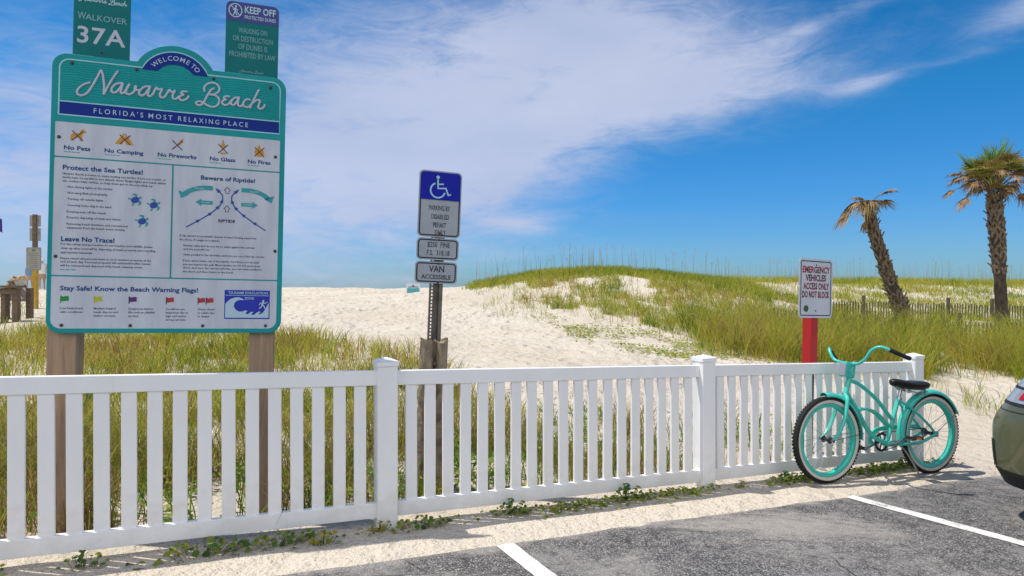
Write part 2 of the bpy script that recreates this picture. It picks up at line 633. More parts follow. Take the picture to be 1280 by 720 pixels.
def sand_material():
    m = bpy.data.materials.new('quartz_sand')
    m.use_nodes = True
    t = NT(m.node_tree)
    b = t.n['Principled BSDF']
    tc = t.node('ShaderNodeTexCoord')
    p = tc.outputs['Object']
    big = t.noise(p, 0.35, 5, 0.55)
    mid = t.noise(p, 3.0, 6, 0.6)
    grit = t.noise(p, 160, 3, 0.7)
    c = t.mix(t.smooth(big, 0.35, 0.65), SAND_A, SAND_B)
    c = t.mix(t.math('MULTIPLY', t.smooth(mid, 0.5, 0.75), 0.4), c, SAND_C)
    # trodden, slightly dirtier ground near the parking lot and along the path
    c = t.mix(t.math('MULTIPLY', t.smooth(grit, 0.56, 0.75), 0.38), c, tuple(x * 0.5 for x in SAND_C))
    # specks: bits of shell, twig and dry leaf
    vo = t.node('ShaderNodeTexVoronoi')
    vo.inputs['Scale'].default_value = 26
    t.l.new(p, vo.inputs['Vector'])
    sp = t.math('MULTIPLY', t.math('SUBTRACT', 1.0, t.smooth(vo.outputs['Distance'], 0.06, 0.16)), t.smooth(t.noise(p, 1.3, 3), 0.48, 0.62))
    c = t.mix(t.math('MULTIPLY', sp, 0.55), c, (0.16, 0.12, 0.08))
    t.put(b.inputs['Base Color'], c)
    b.inputs['Roughness'].default_value = 0.95
    b.inputs['Specular IOR Level'].default_value = 0.15
    h = t.math('ADD', t.math('MULTIPLY', t.noise(p, 6.5, 5, 0.6), 1.0), t.math('MULTIPLY', t.noise(p, 42, 4, 0.65), 0.22))
    sq_ = t.node('ShaderNodeSeparateXYZ'); t.l.new(p, sq_.inputs[0])
    sfar = t.math('ADD', t.math('MULTIPLY', sq_.outputs[0], -UY), t.math('MULTIPLY', sq_.outputs[1], UX))
    # trodden footprints: overlapping oval dents
    for sc, am, ro in ((3.1, 0.40, 0.4), (4.4, 0.30, 1.7)):
        vf = t.node('ShaderNodeTexVoronoi', feature='SMOOTH_F1')
        vf.inputs['Scale'].default_value = sc
        vf.inputs['Smoothness'].default_value = 0.15
        t.l.new(t.mapping(t.mix(0.10, p, t.node('ShaderNodeTexNoise').outputs['Color'], 'ADD'), (1.0, 0.62, 1.0), (0, 0, ro)), vf.inputs['Vector'])
        dent = t.math('MULTIPLY', t.math('MULTIPLY', t.smooth(vf.outputs['Distance'], 0.10, 0.36), am), t.smooth(sfar, 4.3, 6.0))
        h = t.math('ADD', h, t.math('MULTIPLY', dent, t.smooth(t.noise(p, 0.8, 3), 0.40, 0.55)))
    bn = t.node('ShaderNodeBump')
    bn.inputs['Strength'].default_value = 0.9
    bn.inputs['Distance'].default_value = 0.14
    t.put(bn.inputs['Height'], h)
    t.l.new(bn.outputs[0], b.inputs['Normal'])
    return m


SAND_A, SAND_B, SAND_C = (0.71, 0.63, 0.515), (0.65, 0.565, 0.445), (0.52, 0.425, 0.31)
M_SAND = sand_material()
tag(grid_mesh('sand_ground', GX, GY, GZ, M_SAND), kind='structure')

# the Gulf beyond the dunes
def water_material():
    m = mat('sea_water', (0.02, 0.10, 0.14), rough=0.12, var=0.2, vscale=0.05, bump=0.3, bscale=0.6)
    return m
sea = MB()
sea.add([(-9000, 120, -4.6), (9000, 120, -4.6), (9000, 12000, -4.6), (-9000, 12000, -4.6)], [(0, 1, 2, 3)])
tag(sea.build('sea', water_material()), kind='structure')


# ------------------------------------------------------------------ car park
def asphalt_material():
    m = bpy.data.materials.new('worn_asphalt')
    m.use_nodes = True
    t = NT(m.node_tree)
    b = t.n['Principled BSDF']
    tc = t.node('ShaderNodeTexCoord')
    p = tc.outputs['Object']
    v1 = t.node('ShaderNodeTexVoronoi')
    v1.inputs['Scale'].default_value = 125
    t.l.new(p, v1.inputs['Vector'])
    cell = t.node('ShaderNodeSeparateColor')
    t.l.new(v1.outputs['Color'], cell.inputs[0])
    stone = t.ramp(cell.outputs[0], [(0.0, (0.068, 0.066, 0.064)), (0.4, (0.15, 0.145, 0.14)), (0.75, (0.27, 0.26, 0.248)), (1.0, (0.48, 0.46, 0.435))])
    pit = t.smooth(v1.outputs['Distance'], 0.35, 0.7)
    c = t.mix(t.math('MULTIPLY', pit, 0.8), stone, (0.03, 0.03, 0.033))
    big = t.noise(p, 1.7, 9, 0.72)
    c = t.mix(t.smooth(big, 0.42, 0.62), c, t.mix(0.5, c, (0.30, 0.285, 0.27)))
    # wind-blown sand lying in the low places, streaked along the lot
    dust = t.noise(t.mapping(p, (0.5, 0.9, 1), (0, 0, math.radians(-24))), 1.5, 9, 0.7, 0.5)
    tex = t.noise(p, 70, 4, 0.7)
    dm = t.math('MULTIPLY', t.smooth(t.math('ADD', dust, t.math('MULTIPLY', t.math('SUBTRACT', tex, 0.5), 0.35)), 0.5, 0.72), 0.62)
    sep = t.node('ShaderNodeSeparateXYZ')
    t.l.new(p, sep.inputs[0])
    # one pale drift in the middle of the stall by the bicycle
    dx = t.math('DIVIDE', t.math('SUBTRACT', sep.outputs[0], 1.75), 0.95)
    dy = t.math('DIVIDE', t.math('SUBTRACT', sep.outputs[1], 4.1), 0.42)
    drift = t.math('EXPONENT', t.math('MULTIPLY', t.math('ADD', t.math('MULTIPLY', dx, dx), t.math('MULTIPLY', dy, dy)), -1.0))
    dm = t.math('MAXIMUM', dm, t.math('MULTIPLY', t.smooth(t.math('ADD', drift, t.math('MULTIPLY', t.math('SUBTRACT', t.noise(t.mapping(p, (0.7, 2.2, 1), (0, 0, math.radians(10))), 3.5, 8, 0.7, 0.5), 0.5), 1.9)), 0.4, 1.05), 0.6))
    mot = t.noise(p, 14, 6, 0.75)
    c = t.mix(t.math('MULTIPLY', t.smooth(mot, 0.52, 0.64), 0.72), c, (0.055, 0.053, 0.052))
    c = t.mix(t.math('MULTIPLY', t.smooth(mot, 0.48, 0.36), 0.35), c, (0.33, 0.315, 0.295))
    # dark scuffs and hairline cracks
    scf = t.smooth(t.noise(t.mapping(p, (1.2, 3.4, 1), (0, 0, math.radians(-30))), 1.6, 8, 0.7, 0.8), 0.56, 0.70)
    c = t.mix(t.math('MULTIPLY', scf, 0.55), c, (0.045, 0.044, 0.046))
    ck = t.node('ShaderNodeTexVoronoi', feature='DISTANCE_TO_EDGE')
    ck.inputs['Scale'].default_value = 1.5
    wob = t.node('ShaderNodeMixRGB') if False else None
    nz_ = t.node('ShaderNodeTexNoise'); nz_.inputs['Scale'].default_value = 4.0; nz_.inputs['Detail'].default_value = 5
    t.l.new(p, nz_.inputs['Vector'])
    t.put(ck.inputs['Vector'], t.mix(0.12, p, nz_.outputs['Color'], 'ADD'))
    crk = t.math('MULTIPLY', t.math('SUBTRACT', 1.0, t.smooth(ck.outputs['Distance'], 0.002, 0.012)), t.smooth(t.noise(p, 0.8, 3), 0.52, 0.62))
    c = t.mix(t.math('MULTIPLY', crk, 0.8), c, (0.03, 0.03, 0.03))
    # sand swept over the edge beside the fence strip
    s_ = t.math('ADD', t.math('MULTIPLY', sep.outputs[0], -UY), t.math('MULTIPLY', sep.outputs[1], UX))
    edge = t.smooth(t.math('ADD', s_, t.math('MULTIPLY', t.math('SUBTRACT', t.noise(p, 4, 6, 0.65), 0.5), 0.5)), KERB_S - 0.08, KERB_S + 0.06)
    dm = t.math('MAXIMUM', dm, t.math('MULTIPLY', edge, 0.6))
    c = t.mix(dm, c, (0.42, 0.385, 0.345))
    t.put(b.inputs['Base Color'], c)
    b.inputs['Roughness'].default_value = 0.9
    b.inputs['Specular IOR Level'].default_value = 0.25
    bn = t.node('ShaderNodeBump')
    bn.inputs['Strength'].default_value = 0.6
    bn.inputs['Distance'].default_value = 0.006
    t.put(bn.inputs['Height'], t.math('ADD', t.math('MULTIPLY', pit, -0.8), t.noise(p, 25, 5, 0.6)))
    t.l.new(bn.outputs[0], b.inputs['Normal'])
    return m


M_ASPHALT = asphalt_material()
ap = MB()
tt = np.concatenate([[-60, -20], np.arange(-8, 14, 0.06), [25, 60]])
vs = []
for t_ in tt:
    e = KERB_S + (float(fbm(np.array(t_ * 1.6), np.array(0.3), 40, 5)) - 0.5) * 0.11
    for s_, dz in ((-40, 0), (-6, 0), (e - 0.25, 0), (e, -0.004), (e + 0.012, -0.03), (e + 0.02, -0.12)):
        X, Y = xy(t_, s_)
        vs.append((X, Y, float(plane_z(X, Y)) + dz))
k = 6
fs = [(i * k + j, (i + 1) * k + j, (i + 1) * k + j + 1, i * k + j + 1) for i in range(len(tt) - 1) for j in range(k - 1)]
ap.add(vs, fs)
tag(ap.build('parking_lot', M_ASPHALT, smooth=True, sharp=30), kind='structure')


def paint_material():
    m = bpy.data.materials.new('worn_road_paint')
    m.use_nodes = True
    t = NT(m.node_tree)
    b = t.n['Principled BSDF']
    tc = t.node('ShaderNodeTexCoord')
    p = tc.outputs['Object']
    n = t.noise(p, 60, 6, 0.7)
    n2 = t.noise(p, 5, 5, 0.6)
    worn = t.smooth(t.math('ADD', n, t.math('MULTIPLY', t.math('SUBTRACT', n2, 0.5), 0.9)), 0.57, 0.70)
    c = t.mix(t.smooth(n2, 0.3, 0.7), (0.78, 0.77, 0.74), (0.64, 0.62, 0.58))
    c = t.mix(t.math('MULTIPLY', worn, 0.8), c, (0.2, 0.19, 0.18))
    t.put(b.inputs['Base Color'], c)
    b.inputs['Roughness'].default_value = 0.8
    bn = t.node('ShaderNodeBump')
    bn.inputs['Strength'].default_value = 0.4
    bn.inputs['Distance'].default_value = 0.004
    t.put(bn.inputs['Height'], n)
    t.l.new(bn.outputs[0], b.inputs['Normal'])
    return m


M_PAINT = paint_material()
def stripe(p0, p1, w):
    a = Vector(p0); b = Vector(p1)
    d = (b - a).normalized()
    n = Vector((-d.y, d.x)) * (w / 2)
    mb = MB()
    N = 60
    pts = []
    for i in range(N + 1):
        c = a + (b - a) * (i / N)
        for sg in (1, -1):
            j = (rnd.random() - 0.5) * 0.006
            q = c + n * sg + n.normalized() * j
            pts.append((q.x, q.y, float(plane_z(q.x, q.y)) + 0.004))
    mb.add(pts, [(2 * i, 2 * i + 1, 2 * i + 3, 2 * i + 2) for i in range(N)])
    tag(mb.build('stall_line', M_PAINT), kind='structure')
stripe((-0.041, 3.624), (1.84, 0.10), 0.108)
stripe((2.517, 4.771), (5.36, 0.76), 0.108)
stripe((5.30, 5.95), (8.2, 1.8), 0.108)

# ------------------------------------------------------------------ white picket fence
def vinyl_material():
    m = bpy.data.materials.new('white_vinyl')
    m.use_nodes = True
    t = NT(m.node_tree)
    b = t.n['Principled BSDF']
    tc = t.node('ShaderNodeTexCoord')
    p = tc.outputs['Object']
    n = t.noise(t.mapping(p, (1, 1, 0.35)), 3.5, 6, 0.65)
    scuff = t.noise(t.mapping(p, (3, 3, 1)), 9, 7, 0.7)
    c = t.mix(t.smooth(n, 0.35, 0.7), (0.90, 0.885, 0.87), (0.86, 0.845, 0.83))
    c = t.mix(t.math('MULTIPLY', t.smooth(scuff, 0.66, 0.80), 0.35), c, (0.48, 0.43, 0.33))
    # sand and rain splash low on the boards: patchy, in its own blotches
    sx = t.node('ShaderNodeSeparateXYZ'); t.l.new(p, sx.inputs[0])
    hgt = t.math('SUBTRACT', sx.outputs[2], t.math('MULTIPLY', sx.outputs[0], -0.0365))
    blot = t.noise(t.mapping(p, (2.2, 2.2, 2.8)), 2.4, 8, 0.7)
    spl = t.math('MULTIPLY', t.smooth(t.math('SUBTRACT', blot, t.math('MULTIPLY', hgt, 0.55)), 0.32, 0.54), 0.22)
    c = t.mix(spl, c, (0.58, 0.50, 0.38))
    drip = t.noise(t.mapping(p, (14, 14, 0.8)), 2.0, 5, 0.6)
    c = t.mix(t.math('MULTIPLY', t.smooth(drip, 0.62, 0.75), 0.12), c, (0.52, 0.50, 0.44))
    t.put(b.inputs['Base Color'], c)
    b.inputs['Roughness'].default_value = 0.42
    b.inputs['Specular IOR Level'].default_value = 0.4
    bn = t.node('ShaderNodeBump')
    bn.inputs['Strength'].default_value = 0.05
    t.put(bn.inputs['Height'], t.noise(p, 18, 3))
    t.l.new(bn.outputs[0], b.inputs['Normal'])
    return m


M_VINYL = vinyl_material()
FANG = math.atan2(UY, UX)
T_POST1 = 0.903
SPAN = 2.455
posts_t = [T_POST1 - SPAN, T_POST1, T_POST1 + SPAN, T_POST1 + 2 * SPAN]
SLOPE = -0.0365
fx, fy = xy(posts_t[0], FENCE_S)
fence = thing('picket_fence', (fx, fy, float(plane_z(fx, fy))),
              'long white vinyl picket fence with capped posts between the parking lot and the dunes', 'fence', rot=(0, 0, FANG))
# local x along the fence, y away from the car park, z up; ground falls along x
def gz(x): return SLOPE * x
PW = 0.122
for i, t_ in enumerate(posts_t):
    x = t_ - posts_t[0]
    mb = MB()
    top = gz(x) + 0.965
    mb.box((x, 0, (gz(x) - 0.35 + top) / 2), (PW, PW, top - gz(x) + 0.35))
    post = mb.build('post', M_VINYL, fence, bevel=0.006)
    cp = MB()
    h = 0.067
    cp.box((x, 0, top + 0.012), (2 * h, 2 * h, 0.028))
    z0 = top + 0.027
    cp.add([(x - h, -h, z0), (x + h, -h, z0), (x + h, h, z0), (x - h, h, z0), (x, 0, z0 + 0.024)],
           [(0, 1, 4), (1, 2, 4), (2, 3, 4), (3, 0, 4)])
    cp.build('post_cap', M_VINYL, post, bevel=0.003)
NP = 19
for i in range(3):
    x0 = posts_t[i] - posts_t[0] + PW / 2
    x1 = posts_t[i + 1] - posts_t[0] - PW / 2
    for nm, lo, hi in (('top_rail', 0.845, 0.934), ('bottom_rail', 0.048, 0.138)):
        mb = MB()
        y = 0.021
        a, b_ = x0 - 0.004, x1 + 0.004
        pts = [(x, sy * y, gz(x) + z) for x in (a, b_) for sy in (-1, 1) for z in (lo, hi)]
        mb.add(pts, [(0, 1, 3, 2), (4, 6, 7, 5), (0, 4, 5, 1), (2, 3, 7, 6), (0, 2, 6, 4), (1, 5, 7, 3)])
        mb.build(nm, M_VINYL, fence, bevel=0.004)
    pitch = (x1 - x0) / (NP + 0.62)
    for j in range(NP):
        c = x0 + pitch * (j + 0.81) + rnd.uniform(-0.0025, 0.0025)
        mb = MB()
        w, th = 0.0355, 0.0115
        jx = rnd.uniform(-0.003, 0.003)
        pts = [(c + sx * w + (jx if z > 0.5 else 0), sy * th, gz(c) + z) for sx in (-1, 1) for sy in (-1, 1) for z in (0.13, 0.85)]
        mb.add(pts, [(0, 1, 3, 2), (4, 6, 7, 5), (0, 4, 5, 1), (2, 3, 7, 6), (0, 2, 6, 4), (1, 5, 7, 3)])
        mb.build('picket', M_VINYL, fence, bevel=0.003)

# ------------------------------------------------------------------ big welcome board
M_TEAL = mat('teal_board_paint', (0.010, 0.31, 0.31), rough=0.5, spec=0.2, var=0.15, vscale=3, bump=0.0)
def ripple_material():
    m = mat('teal_ripple_panel', (0.010, 0.33, 0.32), rough=0.5, spec=0.2, var=0.18, vscale=2)
    t = NT(m.node_tree)
    b = t.n['Principled BSDF']
    tc = t.node('ShaderNodeTexCoord')
    w = t.node('ShaderNodeTexWave', bands_direction='Z')
    w.inputs['Scale'].default_value = 15
    w.inputs['Distortion'].default_value = 9
    w.inputs['Detail'].default_value = 3
    w.inputs['Detail Scale'].default_value = 0.35
    t.l.new(t.mapping(tc.outputs['Object'], (0.8, 1, 1.6)), w.inputs['Vector'])
    bn = t.node('ShaderNodeBump')
    bn.inputs['Strength'].default_value = 0.55
    bn.inputs['Distance'].default_value = 0.006
    t.put(bn.inputs['Height'], w.outputs['Fac'])
    t.l.new(bn.outputs[0], b.inputs['Normal'])
    return m
M_RIPPLE = ripple_material()
M_LINE = mat('pale_teal_line', (0.30, 0.62, 0.66), rough=0.5, var=0.1)
M_NAVY = mat('royal_blue_print', (0.010, 0.032, 0.24), spec=0.12, rough=0.5, var=0.12, vscale=4)
M_PANEL = mat('pale_sign_panel', (0.57, 0.595, 0.645), rough=0.35, spec=0.3, col2=(0.48, 0.50, 0.555), vscale=3, stretch=(3, 1, 0.5))
M_LETTER = mat('raised_white_letters', (0.50, 0.52, 0.60), rough=0.5, var=0.06)
M_LETTER2 = mat('pale_print', (0.44, 0.60, 0.68), rough=0.5, var=0.05)
M_HEAD = mat('blue_heading_print', (0.006, 0.065, 0.21), spec=0.15, rough=0.5, var=0.1)
M_BODY = mat('dark_print', (0.045, 0.046, 0.075), spec=0.15, rough=0.6, var=0.1)
M_ORANGE = mat('orange_print', (0.60, 0.28, 0.015), rough=0.5, var=0.1)
M_XING = mat('brown_print', (0.10, 0.025, 0.035), rough=0.5, var=0.1)
M_TEALP = mat('teal_print', (0.02, 0.32, 0.34), rough=0.5, var=0.1)
M_TURT = mat('turtle_blue_print', (0.012, 0.06, 0.33), rough=0.5, var=0.1)
M_SCREW = mat('weathered_screw', (0.10, 0.085, 0.07), rough=0.6, metal=0.6, var=0.3)
M_POSTW = wood_mat('weathered_timber', (0.46, 0.31, 0.19), (0.27, 0.18, 0.12), 'z', 0.7)

BW, BH = 1.22, 1.5567
Rz = Matrix.Rotation(0.3221, 3, 'Z')
Rx = Matrix.Rotation(-0.0045, 3, 'X')
Ry = Matrix.Rotation(0.0205, 3, 'Y')
BM = Rz @ Rx @ Ry
BC = Vector((-1.9757, 3.7213, 0.517))
BASE_V = -1.16                                  # board coordinates: u 0..BW, v 0..BH; ground near v = BASE_V
def bpt(u, v, d=0.0): return BC + BM @ Vector((u - BW / 2, d, v - BH / 2))
board_base = bpt(BW / 2, BASE_V, 0.06)
board = thing('welcome_board', board_base, 'large teal and white beach welcome board with an arched top on two brown timber posts', 'sign', rot=BM.to_euler())
# local x = u - BW/2, y = depth (negative towards viewer), z = v - BASE_V
def UV(pts): return [(u - BW / 2, v - BASE_V) for u, v in pts]
ZB = -BASE_V
F0 = -0.06                                      # depth of the board's front face


class Board(MB):
    """flat artwork in board coordinates"""
    def poly(self, pts, lift=1):
        poly(self, UV(pts), F0 - 0.0012 * lift); return self
    def stroke(self, pts, w, lift=1, raised=0, ends=True):
        if raised:
            ribbon(self, UV(pts), w, F0 - raised, F0 + 0.001, ends)
        else:
            ribbon(self, UV(pts), w, F0 - 0.0012 * lift, None, ends)
        return self
    def text(self, s, u0, u1, v, cap, lift=2, bold=0.0, spacing=1.0, res=2):
        add_text(self, s, u0 - BW / 2, u1 - BW / 2, v - BASE_V, cap, F0 - 0.0012 * lift, bold, spacing, res); return self


def arc(c, r, a0, a1, n=20):
    return [(c[0] + r * math.sin(math.radians(a0 + (a1 - a0) * k / n)), c[1] + r * math.cos(math.radians(a0 + (a1 - a0) * k / n))) for k in range(n + 1)]

HC = (0.612, 1.447)
def outline(inset):
    r = 0.226 - inset
    top = BH - inset
    h = math.degrees(math.acos((top - HC[1]) / r))
    base = rrect(inset, inset, BW - inset, top, 0.075 - inset * 0.6, 8)
    # base order: BL BR TR TL ; arch goes between TR and TL, right to left
    k = 9 * 3
    return base[:k] + arc(HC, r, h, -h, 24) + base[k:]

mb = MB(); mb.prism(UV(outline(0.0)), F0, F0 + 0.03)
mb.build('board_panel', M_TEAL, board, bevel=0.003)

# rippled upper panel inside the thin pale line
r_in = 0.187
h_in = math.degrees(math.acos((1.524 - HC[1]) / r_in))
upper = [(0.037, 1.213), (1.187, 1.213)] + [(1.187 - 0.05 + 0.05 * math.cos(a), 1.474 + 0.05 * math.sin(a)) for a in np.linspace(0, math.pi / 2, 8)] \
    + arc(HC, r_in, h_in, -h_in, 24) + [(0.087 - 0.05 * math.sin(a), 1.474 + 0.05 * math.cos(a)) for a in np.linspace(0, math.pi / 2, 8)]
Board().poly(upper, 1).build('ripple_panel', M_RIPPLE, board)
Board().stroke(upper + [upper[0]], 0.0075, 2, ends=False).stroke([(0.037, 1.288), (1.187, 1.288)], 0.007, 3, ends=False).build('border_line', M_LINE, board)
# blue banner
bn_ = Board().poly([(0.041, 1.217), (1.183, 1.217), (1.183, 1.285), (0.041, 1.285)], 2).build('banner', M_NAVY, board)
for w_, a, b_ in (("FLORIDA'S", .206, .452), ('MOST', .479, .602), ('RELAXING', .632, .851), ('PLACE', .874, 1.009)):
    Board().text(w_, a, b_, 1.236, 0.027, 4, 0.004, 1.5, 3).build('slogan_word', M_LETTER2, bn_)
# blue arch
ho = math.degrees(math.acos((1.514 - HC[1]) / 0.184)); hi_ = math.degrees(math.acos((1.514 - HC[1]) / 0.115))
ar = Board().poly(arc(HC, 0.184, -ho, ho, 28) + arc(HC, 0.115, hi_, -hi_, 24), 3).build('arch_banner', M_NAVY, board)
wl = MB()
angs = [-45, -32.5, -22.5, -11.5, 0.5, 14, 26, None, 38.5, 49]
for ch, a in zip('WELCOME TO', angs):
    if a is None:
        continue
    vs_, fs_ = text_raw(ch, 0.004, 1.0, 3)
    w_ = (min(v[0] for v in vs_) + max(v[0] for v in vs_)) / 2
    kz = 0.026 / cap_h()
    ra = math.radians(a)
    pts = []
    for x, y in vs_:
        px, pz = (x - w_) * kz, 0.137 + y * kz
        pts.append((HC[0] + px * math.cos(ra) + pz * math.sin(ra) - BW / 2, F0 - 0.0055, HC[1] - px * math.sin(ra) + pz * math.cos(ra) - BASE_V))
    wl.add(pts, fs_)
wl.build('welcome_lettering', M_LETTER2, ar)
# raised script lettering
SCRIPT = [[(0.183,1.404),(0.159,1.393),(0.136,1.372),(0.124,1.35),(0.129,1.331),(0.151,1.329),(0.172,1.345),(0.191,1.377),(0.214,1.427),(0.237,1.483)],[(0.237,1.483),(0.247,1.45),(0.254,1.391),(0.253,1.345)],[(0.253,1.345),(0.27,1.388),(0.293,1.437),(0.319,1.485)],[(0.346,1.42),(0.318,1.415),(0.296,1.394),(0.29,1.372),(0.301,1.361),(0.319,1.371),(0.335,1.396),(0.345,1.418),(0.339,1.387),(0.336,1.368),(0.345,1.362),(0.359,1.376),(0.371,1.405),(0.378,1.417)],[(0.378,1.416),(0.363,1.381),(0.365,1.364),(0.382,1.361),(0.402,1.379),(0.414,1.413),(0.406,1.401),(0.412,1.39),(0.429,1.391)],[(0.484,1.418),(0.457,1.414),(0.435,1.392),(0.428,1.372),(0.44,1.361),(0.458,1.371),(0.472,1.394),(0.483,1.416),(0.476,1.387),(0.473,1.368),(0.485,1.362),(0.499,1.378),(0.515,1.415),(0.524,1.406),(0.547,1.412)],[(0.547,1.412),(0.535,1.382),(0.539,1.364),(0.556,1.364),(0.57,1.386),(0.585,1.412),(0.589,1.401),(0.612,1.404)],[(0.611,1.41),(0.601,1.381),(0.604,1.364),(0.618,1.362),(0.635,1.378)],[(0.675,1.411),(0.653,1.41),(0.645,1.399),(0.66,1.391)],[(0.66,1.391),(0.641,1.381),(0.636,1.366),(0.65,1.357),(0.671,1.366),(0.685,1.384)],[(0.767,1.425),(0.767,1.449),(0.784,1.471),(0.814,1.48),(0.839,1.469),(0.848,1.446),(0.837,1.423),(0.816,1.411),(0.792,1.408)],[(0.8,1.408),(0.829,1.405),(0.847,1.386),(0.843,1.356),(0.822,1.338),(0.795,1.339),(0.764,1.355),(0.743,1.362),(0.725,1.353),(0.732,1.34),(0.752,1.342),(0.766,1.362),(0.785,1.403),(0.802,1.435),(0.817,1.447)],[(0.902,1.409),(0.88,1.406),(0.873,1.395),(0.887,1.388)],[(0.887,1.388),(0.869,1.38),(0.864,1.366),(0.879,1.355),(0.901,1.365),(0.918,1.389)],[(0.956,1.409),(0.931,1.403),(0.914,1.381),(0.914,1.364),(0.93,1.363),(0.945,1.385),(0.956,1.409),(0.95,1.378),(0.954,1.36),(0.968,1.358),(0.981,1.374)],[(1.017,1.402),(0.997,1.402),(0.981,1.381),(0.982,1.363),(0.998,1.356),(1.016,1.362),(1.027,1.379)],[(1.065,1.467),(1.048,1.428),(1.031,1.387),(1.018,1.354)],[(1.027,1.379),(1.053,1.403),(1.072,1.403),(1.068,1.381),(1.064,1.361),(1.077,1.354),(1.093,1.364),(1.1,1.38)]]
sc_ = MB()
for st in SCRIPT:
    cc = catmull([(u - BW / 2, F0 - 0.004, v - BASE_V) for u, v in st], 7)
    sc_.tube(cc, 0.0064, 8)
    for e in (cc[0], cc[-1]):
        sc_.lathe([(0.0001, -0.0064), (0.0045, -0.0045), (0.0064, 0), (0.0045, 0.0045), (0.0001, 0.0064)], 10, Matrix.Translation(e))
sc_.build('script_lettering', M_LETTER, board, smooth=True)

# white lower panels, separated by teal lines
panels = {
    'rules_panel': rrect(0.023, 0.982, 1.192, 1.173, 0.006, 3),
    'turtle_panel': rrect(0.023, 0.322, 0.606, 0.974, 0.004, 3),
    'riptide_panel': rrect(0.615, 0.322, 1.192, 0.974, 0.004, 3),
}
PN = {k: Board().poly(v, 1).build(k, M_PANEL, board) for k, v in panels.items()}
PN['flag_panel'] = Board().poly(rrect(0.023, 0.026, 1.192, 0.314, 0.05, 8, (1, 1, 0, 0)), 1).build('flag_panel', M_PANEL, board)

# --- rules
R_ = PN['rules_panel']
for s, a, b_ in (('No Pets', 0.067, 0.194), ('No Camping', 0.263, 0.457), ('No Fireworks', 0.53, 0.733), ('No Glass', 0.804, 0.943), ('No Fires', 1.012, 1.14)):
    Board().text(s, a, b_, 1.021, 0.0215, 2, 0.026).build('caption', M_HEAD, R_)
dog = [(0.098, 1.072), (0.108, 1.078), (0.112, 1.092), (0.138, 1.092), (0.143, 1.073), (0.153, 1.073), (0.152, 1.105), (0.158, 1.118), (0.172, 1.122), (0.168, 1.130), (0.161, 1.133), (0.160, 1.142), (0.153, 1.136), (0.143, 1.132), (0.140, 1.116), (0.108, 1.113), (0.098, 1.100), (0.096, 1.085)]
Board().poly(dog, 2).build('pictogram', M_ORANGE, R_)
Board().poly([(0.313, 1.074), (0.355, 1.137), (0.358, 1.135), (0.352, 1.074)], 2).poly([(0.362, 1.135), (0.365, 1.137), (0.407, 1.073), (0.368, 1.073), (0.360, 1.11)], 2).build('pictogram', M_ORANGE, R_)
Board().poly([(0.632, 1.104), (0.653, 1.108), (0.655, 1.104), (0.662, 1.120), (0.658, 1.137), (0.655, 1.130), (0.640, 1.122), (0.645, 1.118)], 2).poly([(0.626, 1.092), (0.650, 1.099), (0.648, 1.103), (0.628, 1.098)], 2).build('pictogram', M_ORANGE, R_)
Board().poly([(0.871, 1.145), (0.878, 1.145), (0.879, 1.128), (0.892, 1.108), (0.892, 1.104), (0.857, 1.104), (0.857, 1.108), (0.870, 1.128)], 2).build('pictogram', M_ORANGE, R_)
Board().poly(ell(0.875, 1.067, 0.017, 0.006), 2).build('pictogram', M_ORANGE, R_)
Board().poly([(1.055, 1.075), (1.047, 1.09), (1.052, 1.108), (1.058, 1.100), (1.063, 1.118), (1.075, 1.140), (1.081, 1.120), (1.088, 1.105), (1.092, 1.112), (1.102, 1.095), (1.103, 1.08), (1.092, 1.066), (1.065, 1.064)], 2).build('pictogram', M_ORANGE, R_)
for (u, v) in ((0.131, 1.101), (0.363, 1.100), (0.630, 1.094), (0.875, 1.094), (1.076, 1.093)):
    cr = Board()
    for sg in (1, -1):
        cr.stroke([(u - 0.0265, v - 0.027 * sg), (u + 0.0265, v + 0.027 * sg)], 0.0048, 3, ends=False)
    cr.build('crossing_out', M_XING, R_)
for a, w_ in ((0.067, 0.08), (0.263, 0.08), (0.53, 0.075), (0.804, 0.065), (1.012, 0.07)):
    tl = Board()
    for k in range(4):
        tl.stroke([(a + w_ * k / 4, 1.008), (a + w_ * (k + 0.8) / 4, 1.008)], 0.0035, 2, ends=False)
    tl.build('fine_print', M_TEALP, R_)
tl = Board()
for k in range(3):
    tl.stroke([(0.061 + 0.027 * k, 0.353), (0.061 + 0.027 * k + 0.022, 0.353)], 0.0045, 2, ends=False)
tl.build('fine_print', M_TEALP, PN['turtle_panel'])

